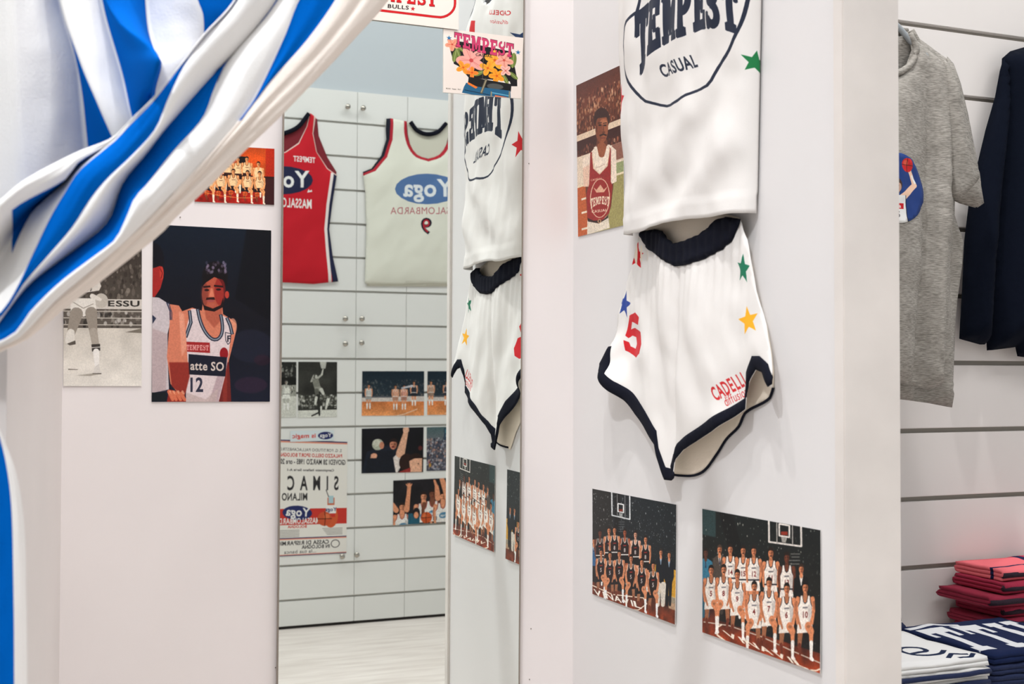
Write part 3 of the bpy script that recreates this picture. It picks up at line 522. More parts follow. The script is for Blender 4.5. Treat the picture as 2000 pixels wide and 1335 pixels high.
def art_poster():
    c = Cv(390, 600, (232, 228, 220)); RED = (196, 54, 44); NV = (36, 44, 96); BK = (44, 42, 44); W = 390
    c.rect(0, 0, W, 6, NV); c.rect(0, 6, W, 14, (226, 150, 126))
    c.text('S. G. FORTITUDO PALLACANESTRO', 195, 56, 16, BK, align='c', width=330, bold=0); c.text('PALAZZO DELLO SPORT BOLOGNA', 195, 86, 19, RED, align='c', width=336); c.text('GIOVEDI 28 MARZO 1985 - ore 20.30', 195, 124, 27, BK, align='c', width=372); c.text('Campionato Italiano Serie A-1', 195, 160, 12, BK, align='c', width=250)
    c.text('SIMAC', 195, 258, 74, BK, align='c', width=300, sp=.5); c.text('MILANO', 345, 312, 38, BK, align='r', width=136)
    c.rect(0, 356, W, 440, RED); c.ell(262, 378, 78, 38, NV, rot=-4); c.text('Yoga', 262, 394, 44, WHT, align='c', width=124, rot=-4); c.text('MASSALOMBARDA', 380, 434, 30, WHT, align='r', width=236); c.text('BOLOGNA', 262, 456, 14, RED, align='c')
    c.rect(66, 300, 104, 440, (200, 110, 80)); c.ell(85, 400, 38, 60, (206, 90, 50)); c.rect(72, 290, 98, 330, (170, 200, 206)); c.rect(58, 340, 112, 384, WHT); c.text('Yoga', 85, 372, 20, NV, align='c'); c.rect(62, 384, 108, 404, RED); c.line([(98, 296), (112, 258)], 4, BK); ball(c, 118, 412, 38, (196, 84, 50))
    for k in range(5): c.rect(22, 462+k*8, 130-k*6, 465+k*8, (130, 126, 122)); c.rect(250, 466+k*8, 370, 469+k*8, (110, 106, 104), .8)
    c.rect(0, 506, W, 511, NV); c.rect(0, 511, W, 517, (226, 150, 126)); c.line([(60+22*cos(a), 546+20*sin(a)) for a in np.linspace(0, 2*pi, 18)], 4, BK); c.text('CASSA DI RISPARMIO', 370, 544, 21, BK, align='r', width=276); c.text('IN BOLOGNA', 238, 566, 19, BK, align='r', width=150); c.text('...la tua banca', 330, 588, 19, BK, align='r', width=170, bold=0); c.rect(0, 592, W, 596, (226, 150, 126)); c.rect(0, 596, W, 600, NV); return c
def art_sticker():
    d = Cv(260, 66, (214, 224, 226)); d.ell(50, 33, 46, 24, (36, 44, 96)); d.text('Yoga', 50, 42, 24, WHT, align='c', width=70); d.text('is magic', 108, 44, 27, (206, 60, 50), width=142); return d
def art_bulls(T, w, h):
    """white card with red lettering inside a red capsule outline"""
    c = Cv(w, h, (238, 226, 216), T); RED = (208, 20, 28); dn = lambda x: (x-320)*.118
    P = [(x, 130+dn(x)) for x in (-560, -200, 100, 320, 600, 820)]+[(870+170*sin(radians(a)), 195-150+150*cos(radians(a))) for a in range(5, 90, 12)]+[(1040, -90)]+[(900+140*cos(radians(a)), -90-150*sin(radians(a))) for a in range(10, 90, 12)]+[(x, -330+dn(x)) for x in (820, 320, -200, -560)]
    c.line(P, 26, (140, 8, 16)); c.line(P, 19, RED)
    f = lambda g: (lambda u, v: (40+u*795-g*(1-2*u), -120+dn(40+u*795)-g+v*(140+2*g)))
    c.slab('TEMPEST', f(5), (60, 16, 20), sp=.2); c.slab('TEMPEST', f(0), RED, sp=.2)
    c.text('BULLS', 540, 112, 42, (26, 22, 22), align='r', width=235, rot=5); c.star(583, 103, 27, (190, 20, 30), rot=6); return c
def art_flowers():
    """white card: torso in a flowered shirt and jeans under big magenta lettering"""
    c = Cv(520, 440, (238, 226, 216)); c.T = lambda P: (np.asarray(P, float)-np.array([918, 312]))*np.array([520/855, 440/720])
    BLK = (24, 22, 26)
    c.poly([(960, 430), (1150, 440), (1650, 490), (1720, 800), (1725, 890), (1660, 895), (1640, 840), (1190, 840), (1080, 720), (1030, 700)], BLK)
    def petal(x, y, r, col, dk, n=5, rot=0):
        for k in range(n):
            a = radians(rot+360/n*k); c.ell(x+.62*r*cos(a), y+.62*r*sin(a), .56*r, .38*r, col, rot=rot+360/n*k); c.line([(x, y), (x+.9*r*cos(a), y+.9*r*sin(a))], 5, dk, .6); c.line([(x+8*cos(a+1.5), y), (x+.75*r*cos(a+.2), y+.75*r*sin(a+.2))], 4, dk, .4)
        c.ell(x, y, .16*r, .16*r, dk)
    def leaf(x, y, L, rot):
        c.ell(x, y, L, L*.4, (112, 128, 62), rot=rot); a = radians(rot); c.line([(x-L*cos(a), y-L*sin(a)), (x+L*cos(a), y+L*sin(a))], 5, (180, 190, 120))
    for q in ((1070, 560, 60, 70), (1040, 610, 70, 100), (1300, 780, 60, -30), (1590, 820, 60, 60), (1670, 590, 90, 95), (1680, 770, 60, 40), (1100, 520, 50, 40)): leaf(*q)
    petal(1010, 480, 66, (240, 160, 130), (206, 80, 60), 5, 20); petal(1215, 640, 140, (240, 168, 156), (206, 74, 74), 5, 30); petal(1470, 610, 100, (246, 176, 60), (216, 96, 30), 5, -20); petal(1570, 600, 90, (240, 170, 150), (206, 84, 70), 5, 10); petal(1395, 710, 80, (248, 168, 50), (220, 100, 30), 4, 20); petal(1130, 730, 70, (250, 160, 50), (220, 90, 30), 4, 60); petal(1225, 780, 60, (246, 140, 50), (216, 80, 30), 4, 0); petal(1495, 790, 78, (250, 160, 40), (216, 90, 24), 5, 30); petal(1590, 720, 60, (244, 190, 176), (210, 100, 90), 4, 40)
    c.line([(1345, 570), (1340, 840)], 6, (90, 86, 80)); c.poly([(1190, 830), (1660, 870), (1655, 960), (1180, 930)], (26, 26, 28)); c.ell(1480, 915, 90, 34, (120, 124, 118), .6, blur=4)
    c.poly([(1165, 900), (1290, 935), (1650, 950), (1660, 1080), (1120, 1020), (1140, 950)], (38, 96, 132)); c.line([(1150, 985), (1420, 1020)], 8, (20, 40, 60)); c.line([(1450, 990), (1640, 1010)], 12, (96, 170, 200)); c.poly([(1180, 890), (1290, 940), (1270, 960), (1180, 915)], (240, 120, 40)); c.poly([(1480, 1015), (1620, 1030), (1610, 1050), (1480, 1045)], (230, 110, 60)); c.line([(1380, 840), (1330, 1005)], 28, (90, 86, 70)); c.line([(1380, 850), (1330, 995)], 12, (160, 150, 120)); c.line([(1440, 980), (1440, 1060)], 14, (150, 140, 110)); c.line([(1640, 960), (1640, 1060)], 14, (150, 140, 110))
    f = lambda g: (lambda u, v: (1035+u*632-g*(1-2*u), 338+u*60-g+v*(160+2*g)+(14 if .25 < u < .75 else 0)*v))
    c.slab('TEMPEST', f(5), (70, 16, 34), sp=.1); c.slab('TEMPEST', f(0), (206, 62, 106), sp=.1)
    c.text('CASUAL', 1352, 582, 30, BLK, align='c', width=185); c.star(977, 412, 30, (40, 110, 160)); c.star(1720, 490, 30, (40, 110, 160)); c.text('MILANO    Tempest    ITALY', 948, 992, 14, (90, 80, 70), width=160); return c
# ------------------------------------------------------------------ the setting
M_BACK = mat('painted_panel', (234, 227, 225), .45, var=.015, vscale=3, bump=.04, bscale=60)
M_RIGHT = mat('white_laminate', (226, 223, 222), .38, var=.012, vscale=2, bump=.02, bscale=30)
M_LEFT = mat('white_side_panel', (222, 216, 213), .5, var=.02, vscale=3)
M_POST = mat('worn_cream_edge', (226, 219, 213), .5, var=.05, vscale=6, bump=.1, bscale=40)
M_SLAT = mat('white_slat_board', (226, 221, 217), .32, var=.012, vscale=3)
M_SLATF = mat('white_slat_board_front', (232, 232, 228), .28, var=.01, vscale=2)
M_CORE = mat('grey_slat_core', (168, 163, 154), .55)
M_COREF = mat('pale_slat_core', (222, 219, 212), .5)
M_GAP_SHADE = mat('gap_shade_dark', (40, 36, 34), .8)  # dark colour painting the shade under the slat wall
M_CEIL = mat('white_ceiling', (238, 238, 238), .9)
M_UP = mat('pale_grey_paint', (190, 197, 202), .8)
M_GREY = mat('grey_glass_edge', (120, 112, 104), .4)

def floor_mat():
    m = bpy.data.materials.new('pale_floor'); m.use_nodes = True; nt = m.node_tree; b = nt.nodes['Principled BSDF']; L = nt.links.new
    tc = nt.nodes.new('ShaderNodeTexCoord'); mp = nt.nodes.new('ShaderNodeMapping'); mp.inputs['Scale'].default_value = (1, 7, 1); mp.inputs['Rotation'].default_value = (0, 0, radians(38))
    n = nt.nodes.new('ShaderNodeTexNoise'); n.inputs['Scale'].default_value = 3.5; n.inputs['Detail'].default_value = 8; n.inputs['Distortion'].default_value = .6
    r = nt.nodes.new('ShaderNodeValToRGB'); r.color_ramp.elements[0].color = (*lin((214, 204, 196)), 1); r.color_ramp.elements[0].position = .3; r.color_ramp.elements[1].color = (*lin((238, 230, 223)), 1); r.color_ramp.elements[1].position = .7
    L(tc.outputs['Object'], mp.inputs['Vector']); L(mp.outputs['Vector'], n.inputs['Vector']); L(n.outputs['Fac'], r.inputs['Fac']); L(r.outputs['Color'], b.inputs['Base Color']); b.inputs['Roughness'].default_value = .42
    return m
M_FLOOR = floor_mat()
BACK_Y = D+0.012
struct(box('floor', (-4.2, FAR_Y-.2, -.05), (4.6, 3.2, 0), M_FLOOR))
struct(box('ceiling', (-4.2, FAR_Y-.2, 4.0), (4.6, 3.2, 4.08), M_CEIL))
xl = at_y(120, 900, BACK_Y)[0]
# back panel of the fitting room
o = struct(box('wall_back', (xl-.03, BACK_Y, 0), (WC[0]+.05, BACK_Y+.04, 2.3), M_BACK), 'white back panel of the fitting cabin')
for px, py in ((1037, 1227), (1034, 1326), (538, 1303), (352, 424), (1033, 319)):            # drill marks
    p = at_y(px, py, BACK_Y); bm = bmesh.new(); bmesh.ops.create_cone(bm, cap_ends=True, segments=10, radius1=.0012, radius2=.0008, depth=.0012, matrix=Matrix.Translation((p[0], BACK_Y-.0006, p[2])) @ Matrix.Rotation(pi/2, 4, 'X')); me = bpy.data.meshes.new('d'); bm.to_mesh(me); bm.free(); link('nail_head', me, M_GREY, o)
# the rest of the wall line left of the cabin
struct(box('wall_shop', (-4.2, BACK_Y+.05, 0), (4.6, BACK_Y+.12, 4.0), M_UP))
# left partition, opening towards the shop
a = np.array([xl, BACK_Y]); bdir = np.array([-0.105, -1.0]); bdir /= np.linalg.norm(bdir); bn = np.array([bdir[1], -bdir[0]])
struct(link('wall_left', frame_box((a[0], a[1], 0), (bdir[0], bdir[1], 0), (bn[0], bn[1], 0), (0, 0, 1), (0, 0, 0), (.80, .04, 2.3)), M_LEFT), 'white left partition of the fitting cabin behind the curtain')
# right partition
S_END = wall_sz(1645, 650)[0]
e = (DW[0], DW[1], 0); nn = (NW[0], NW[1], 0)
struct(link('wall_right', frame_box((WC[0], WC[1], 0), e, nn, (0, 0, 1), (-.012, -.06, 0), (S_END-.0015, 0, 2.3)), M_RIGHT), 'white right partition of the fitting cabin carrying the kit')
pe = wall_pt(S_END, 0)
PX0 = at_y(1648.5, 700, pe[1]-.012)[0]; PX1 = at_y(1759, 700, pe[1]-.012)[0]
post = struct(box('trim_1', (PX0, pe[1]-.012, 0), (PX1, pe[1]+.010, 2.32), M_POST, bevel=.0015), 'worn cream end post of the right partition')
struct(box('trim_2', (PX0+.012, pe[1]+.011, 0), (PX1-.004, BACK_Y-.015, 2.3), M_RIGHT), 'outer skin of the right partition')

def slat_wall(name, x0, x1, Y, ny, z0, pitch, n, zb, seams, m, label, gap=.0085, ztop=None):
    """slat boards hung in front of a core; ny = +1 faces +y, -1 faces -y"""
    f, b = Y, Y-ny*.016
    core = struct(box(name, (x0, min(b, b-ny*.02), max(zb-.0, 0)), (x1, max(b, b-ny*.02), (ztop or z0+pitch)-.001), M_COREF if ny > 0 else M_CORE), label)
    xs = [x0]+seams+[x1]; zs = [z0-k*pitch for k in range(n)]
    edges = [ztop or z0+pitch]+zs+[zb]
    for zt, zl in zip(edges[:-1], edges[1:]):
        hi = zt-(gap/2 if zt in zs else 0); lo = zl+(gap/2 if zl in zs else 0)
        for xa, xb in zip(xs[:-1], xs[1:]):
            g0 = .0008 if xa in seams else 0; g1 = .0008 if xb in seams else 0
            box('slat', (xa+g0, min(f, b), lo), (xb-g1, max(f, b), hi), m, core, bevel=.0012)
    return core
seamA = mir_y(697, 400)[0]; seamB = mir_y(795, 400)[0]
ztopF = mir_y(720, 181.5)[2]; zg0 = mir_y(700, 241.8)[2]; zg1 = mir_y(740, 1159.4)[2]; zbF = mir_y(710, 1228)[2]
PF = (zg0-zg1)/14
far = slat_wall('wall_front', -2.0, 4.2, FAR_Y, 1, zg0, PF, 15, .014, [seamA-1.2, seamA-.24-.24*0, seamA, seamB, seamB+1.2][0:1]+[seamA, seamB, seamB+1.2], M_SLATF, 'white slat wall with cupboard doors across the aisle, seen in the mirror', .0095, ztopF)
box('plinth_gap_shade', (-2.0, FAR_Y-.03, 0), (4.2, FAR_Y-.012, .014), M_GAP_SHADE, far)  # dark strip painting the shadow in the floor gap
struct(box('wall_front_upper', (-4.2, FAR_Y-.16, ztopF), (4.6, FAR_Y-.04, 4.0), M_UP), 'pale grey wall above the slat wall in the mirror')
M_KNOB = mat('brushed_knob', (176, 170, 160), .25, .9)
def lathe(prof, n=16):
    v = []; f = []
    for r_, z_ in prof:
        for k in range(n): v.append((r_*cos(2*pi*k/n), r_*sin(2*pi*k/n), z_))
    for i in range(len(prof)-1):
        for k in range(n): f.append((i*n+k, i*n+(k+1) % n, (i+1)*n+(k+1) % n, (i+1)*n+k))
    return v, f
kv, kf = lathe([(.0, 0), (.007, 0), (.006, .004), (.005, .012), (.011, .017), (.0125, .022), (.011, .027), (.0, .0285)])
for px, py in ((679.5, 208), (709.5, 211), (674.5, 622), (707, 622), (674.5, 671), (706.5, 669), (668.5, 1086), (697, 1083)):
    p = mir_y(px, py, FAR_Y+.02); v = [(p[0]+x, FAR_Y+z, p[2]+y) for x, y, z in kv]
    link('knob', mesh('knob', v, kf), M_KNOB, far, True)
# shop slat wall beside the cabin
zg = at_y(1765, 708, D)[2]; PS = (at_y(1757, 44, D)[2]-at_y(1765, 1110, D)[2])/8; ztop_s = at_y(1757, 44, D)[2]
side = slat_wall('wall_side', PX1-.002, 3.4, D, -1, ztop_s+4*PS, PS, 16, .08, [], M_SLAT, 'white slat wall with hanging clothes right of the cabin', .0105, 2.75)

# mirror: a slab in its own slightly tilted plane
def on_mirror(x, y):
    d = ray(x, y); return CAM + d*(((M0-CAM)@MN)/(d@MN))
def mirror_mat():
    m = bpy.data.materials.new('silvered_glass'); m.use_nodes = True; b = m.node_tree.nodes['Principled BSDF']
    b.inputs['Base Color'].default_value = (.885, .925, .895, 1); b.inputs['Metallic'].default_value = 1; b.inputs['Roughness'].default_value = 0.0; return m
TL, BL, TR, BR = on_mirror(555.5, 215), on_mirror(543.2, 1335), on_mirror(1022.3, 0), on_mirror(1012.7, 1335)
def ext(a, b, z): return a+(b-a)*((z-a[2])/(b[2]-a[2]))
q = [ext(TL, BL, .06), ext(TR, BR, .06), ext(TR, BR, 2.2), ext(TL, BL, 2.2)]
mroot = empty('wall_mirror', (float(M0[0]), D, .06)); tag(mroot, 'tall frameless mirror on the back panel of the fitting cabin', 'mirror')
def slab_quad(name, q, t, m_front, m_side, parent, n=MN):
    v = [p for p in q]+[p+n*t for p in q]; f = [(0, 1, 2, 3), (4, 7, 6, 5), (0, 4, 5, 1), (1, 5, 6, 2), (2, 6, 7, 3), (3, 7, 4, 0)]
    me = mesh(name, v, f); me.materials.append(m_front); me.materials.append(m_side)
    for i, p in enumerate(me.polygons): p.material_index = 0 if i == 0 else 1
    o = bpy.data.objects.new(name, me); C.objects.link(o)
    if parent is not None: o.parent = parent; o.matrix_parent_inverse = Matrix.Translation(-parent.location)
    return o
slab_quad('glass', q, .005, mirror_mat(), M_GREY, mroot)
M_EDGE_SHADE = mat('edge_gap_shade', (134, 124, 114), .35)  # dark strips paint the glass side and the shadowed gap beside it
ux = np.array([1.0, 0, 0])
for a, b, s_ in ((q[0], q[3], -1), (q[1], q[2], 1)):
    w_ = .0026; e0, e1 = (a-ux*w_, b-ux*w_) if s_ < 0 else (a, b)
    qq = [e0-MN*.0006, e0+ux*w_-MN*.0006, e1+ux*w_-MN*.0006, e1-MN*.0006]; slab_quad('edge', qq, .0056, M_EDGE_SHADE, M_EDGE_SHADE, mroot)

# ------------------------------------------------------------------ flat prints on the walls
M_PAPER = mat('white_paper_edge', (236, 232, 228), .6)
def sheet(name, q, n, art, label, cat, t=.0008, rough=.4, border=0.0, group=None, curl=0.0):
    """a printed sheet: q = TL, TR, BR, BL of its front, n = normal out of the front; slightly curled"""
    q = [np.array(p, float) for p in q]; n = np.array(n, float); NX, NY = 8, 6; v = []; f = []; uv = []
    for side in (0, 1):
        for j in range(NY+1):
            for i in range(NX+1):
                a, b = i/NX, j/NY; p = (q[0]*(1-a)+q[1]*a)*(1-b)+(q[3]*(1-a)+q[2]*a)*b
                v.append(p+n*(curl*b*b*(.4+.6*a)+(0 if side == 0 else -t))); uv.append((a, 1-b))
    st = (NX+1)*(NY+1); me_f = []; front = NX*NY
    for j in range(NY):
        for i in range(NX): k = j*(NX+1)+i; me_f.append((k, k+NX+1, k+NX+2, k+1))
    for j in range(NY):
        for i in range(NX): k = st+j*(NX+1)+i; me_f.append((k, k+1, k+NX+2, k+NX+1))
    ring = [i for i in range(NX+1)]+[j*(NX+1)+NX for j in range(1, NY+1)]+[NY*(NX+1)+i for i in range(NX-1, -1, -1)]+[j*(NX+1) for j in range(NY-1, 0, -1)]
    for a, b in zip(ring, ring[1:]+ring[:1]): me_f.append((a, b, b+st, a+st))
    me = mesh(name, v, me_f); l = me.uv_layers.new(name='UVMap')
    for p in me.polygons:
        for li in p.loop_indices: l.data[li].uv = uv[me.loops[li].vertex_index]
        p.material_index = 0 if p.index < front else 1; p.use_smooth = False
    me.materials.append(print_mat(name+'_print', art.image(name+'_print'), rough, .25)); me.materials.append(M_PAPER)
    o = bpy.data.objects.new(name, me); C.objects.link(o); return tag(o, label, cat, group)
NR = np.array([NW[0], NW[1], 0]); NB = np.array([0, -1.0, 0]); NF = np.array([0, 1.0, 0])
def wq(pts, off=.0018): return [wall_pt(*wall_sz(x, y), off) for x, y in pts]
def bq(pts, off=.0018): return [at_y(x, y, BACK_Y-off) for x, y in pts]
def fq(pts, off=.002):
    """corners as seen in the mirror TL, TR, BR, BL -> real TL, TR, BR, BL facing the aisle"""
    P = [mir_y(x, y, FAR_Y+off) for x, y in pts]; return [P[1], P[0], P[3], P[2]]
sheet('team_photo', wq([(1373.4, 993), (1604.5, 1034.6), (1607, 1313.9), (1374.7, 1233.7)]), NR, art_team_white(), 'colour team photo of players in white vests below the shorts, nearer the cream post', 'photo', group='photos in the cabin', curl=.003)
sheet('team_photo', wq([(1158.6, 953.7), (1322.7, 984.9), (1323, 1218.6), (1159.7, 1158.9)]), NR, art_team_dark(), 'colour team photo of players in dark vests with two men in suits, nearer the mirror', 'photo', group='photos in the cabin', curl=.003)
tl, bl = wall_sz(1127, 167.3), wall_sz(1130.6, 462.2); br = wall_sz(1220.5, 439.6); tr = (br[0]-.004, tl[1])
sheet('player_photo', [wall_pt(*p, .0018) for p in (tl, tr, br, bl)], NR, art_player_red(), 'faded portrait photo of a player in a red vest beside the white vest', 'photo', group='photos in the cabin')
sheet('player_photo', bq([(299, 438), (529.8, 449.8), (527.2, 784), (296, 784.5)]), NB, art_big_player(), 'large dark photo of a player in a white vest, number 12, left of the mirror', 'photo', group='photos in the cabin')
sheet('player_photo', bq([(124, 482), (277, 484), (276.5, 753.5), (124, 753.5)]), NB, art_legs_bw(), 'black-and-white photo of a running player, partly behind the striped curtain', 'photo', group='photos in the cabin')
sheet('team_photo', bq([(380, 282), (536, 290.3), (535.5, 400), (380, 393.5)]), NB, art_team_orange(), 'warm orange team photo half covered by the striped curtain', 'photo', group='photos in the cabin')
# cards stuck on the mirror
def mq(pts, off=.002): return [on_mirror(x, y)-MN*off for x, y in pts]
q = mq([(865.5, 56.3), (1021.5, 74.5), (1017, 193), (865, 180.5)])
c = art_flowers(); sheet('sticker_card', q, -MN, c, 'square card with a flowered shirt and magenta TEMPEST lettering on the mirror', 'card', t=.0015, group='cards on the mirror')
pA, pB = on_mirror(894, 55.5), on_mirror(560, 18); x0, x1 = pB[0], pA[0]; zt = on_mirror(894, -92)[2]; zb = pA[2]-.0035; zbl = on_mirror(743, 38.8)
W_, H_ = 760, int(760*(zt-zb)/(x1-x0))
def bullsT(P):
    out = []
    for x, y in np.asarray(P, float):
        p = on_mirror(700+x/5.556, y/5.556); out.append(((p[0]-x0)/(x1-x0)*W_, (zt-p[2])/(zt-zb)*H_))
    return np.array(out)
mz = lambda x, z: np.array([x, M0[1]-((x-M0[0])*MN[0]+(z-M0[2])*MN[2])/MN[1], z])-MN*.0045
sheet('sticker_card', [mz(x0, zt), mz(x1, zt), mz(x1, zb), mz(x0, zb)], -MN, art_bulls(bullsT, W_, H_), 'wide white card with red lettering and capsule outline at the top of the mirror', 'card', t=.0015, group='cards on the mirror')
# prints on the slat wall across the aisle
g = 'prints on the wall seen in the mirror'
sheet('action_photo', fq([(582.5, 706), (658.5, 706.5), (658, 813), (582, 815)]), NF, art_layup_bw(), 'black-and-white photo of a player reaching for the net, in the mirror', 'photo', group=g)
sheet('action_photo', fq([(503, 706), (579, 706.5), (578.5, 814), (502.5, 816)]), NF, art_court_bw(), 'black-and-white court photo cut by the left edge of the mirror', 'photo', group=g)
sheet('action_photo', fq([(707.5, 724.5), (828.5, 724.5), (828, 811), (706.5, 811.5)]), NF, art_court(3), 'colour photo of a game on an orange court, in the mirror', 'photo', group=g)
sheet('action_photo', fq([(835, 724.5), (957, 724.5), (956, 808.5), (834.5, 810)]), NF, art_court(11, True), 'second orange court photo, cut by the cabin partition in the mirror', 'photo', group=g)
sheet('action_photo', fq([(706.5, 836.5), (827.5, 833.5), (826.5, 921.5), (706, 924)]), NF, art_fist(), 'dark photo of a raised fist among men, in the mirror', 'photo', group=g)
sheet('action_photo', fq([(833.5, 834), (955, 831), (954, 916), (833, 919.5)]), NF, art_crowd(), 'photo of a packed grandstand crowd, in the mirror', 'photo', group=g)
sheet('action_photo', fq([(768, 938), (893, 932), (892, 1019), (767.5, 1025)]), NF, art_joy(), 'photo of cheering players with raised arms and a ball, in the mirror', 'photo', group=g)
sheet('match_poster', fq([(534, 857.5), (678.5, 862.5), (676.5, 1079.5), (531.5, 1087)]), NF, art_poster(), 'tall match poster with SIMAC MILANO lettering, in the mirror', 'poster', group=g)
sheet('sticker', fq([(567, 841), (652, 839.5), (652, 860), (567, 862.5)], .0035), NF, art_sticker(), 'small Yoga is magic sticker above the match poster, in the mirror', 'sticker')
# ------------------------------------------------------------------ garments
CREAM = (230, 226, 222); NAVY = (18, 20, 32)
M_NAVY = mat('navy_knit', NAVY, .9, bump=.25, bscale=500, spec=.15)
M_LINING = mat('cream_lining', (238, 226, 208), .85, bump=.15, bscale=300)
def densify(P, d):
    out = []
    for (ax, ay), (bx, by) in zip(P, list(P[1:])+[P[0]]):
        n = max(1, int(math.hypot(bx-ax, by-ay)/d+.5))
        out += [(ax+(bx-ax)*i/n, ay+(by-ay)*i/n) for i in range(n)]
    return out
def inside(P, X, Y):
    I = np.zeros(X.shape, bool); n = len(P)
    for i in range(n):
        (ax, ay), (bx, by) = P[i], P[(i+1) % n]
        if ay == by: continue
        c = (ay > Y) != (by > Y); I ^= c & (X < (bx-ax)*(Y-ay)/(by-ay)+ax)
    return I
def bdist(P, X, Y):
    d = np.full(X.shape, 1e9)
    for (ax, ay), (bx, by) in zip(P, list(P[1:])+[P[0]]):
        L2 = (bx-ax)**2+(by-ay)**2+1e-12; t = np.clip(((X-ax)*(bx-ax)+(Y-ay)*(by-ay))/L2, 0, 1)
        d = np.minimum(d, np.hypot(X-ax-t*(bx-ax), Y-ay-t*(by-ay)))
    return d
def panel(P, sp):
    """triangulated cloth panel from an outline: points, triangles, distance to the edge"""
    P = densify(P, sp); A = np.array(P); x0, y0 = A.min(0); x1, y1 = A.max(0)
    gx, gy = np.meshgrid(np.arange(x0, x1, sp), np.arange(y0, y1, sp*.87)); gx = gx+(np.arange(gx.shape[0]) % 2)[:, None]*sp*.5
    X, Y = gx.ravel(), gy.ravel(); k = inside(P, X, Y); X, Y = X[k], Y[k]; k = bdist(P, X, Y) > sp*.5; X, Y = X[k], Y[k]
    V = [Vector(p) for p in P]+[Vector((a, b)) for a, b in zip(X, Y)]; n = len(P)
    r = delaunay_2d_cdt(V, [(i, (i+1) % n) for i in range(n)], [], 1, 1e-7)
    v = np.array([p[:] for p in r[0]]); d = bdist(P, v[:, 0], v[:, 1]); return v, [tuple(f) for f in r[2]], d
def cloth(name, P, sp, pos, m, parent=None, uvbox=None, thick=.0015, smooth=True):
    v, f, d = panel(P, sp); p3 = [pos(a, b, e) for (a, b), e in zip(v, d)]; me = mesh(name, p3, f)
    if uvbox:
        l = me.uv_layers.new(name='UVMap'); x0, y0, x1, y1 = uvbox
        for lp in me.loops: a, b = v[lp.vertex_index]; l.data[lp.index].uv = ((a-x0)/(x1-x0), (b-y0)/(y1-y0))
    o = link(name, me, m, parent, smooth)
    if thick: s = o.modifiers.new('thickness', 'SOLIDIFY'); s.thickness = thick; s.offset = 0
    return o
def fbm(x, y, z=0.0, o=3): return noise.fractal(Vector((x, y, z)), 1.0, 2.0, o)
def gtube(name, pts, r, m, parent=None, n=8):
    pts = [np.array(p, float) for p in pts]; v = []; f = []
    for i, p in enumerate(pts):
        t = pts[min(i+1, len(pts)-1)]-pts[max(i-1, 0)]; t /= np.linalg.norm(t)+1e-12; a = np.cross(t, (0.3, .1, .95)); a /= np.linalg.norm(a); b = np.cross(t, a); rr = r[i] if isinstance(r, (list, np.ndarray)) else r
        for k in range(n): v.append(p+rr*(cos(2*pi*k/n)*a+sin(2*pi*k/n)*b))
    for i in range(len(pts)-1):
        for k in range(n): f.append((i*n+k, i*n+(k+1) % n, (i+1)*n+(k+1) % n, (i+1)*n+k))
    f.append(tuple(range(n-1, -1, -1))); f.append(tuple((len(pts)-1)*n+k for k in range(n)))
    return link(name, mesh(name, v, f), m, parent, True)

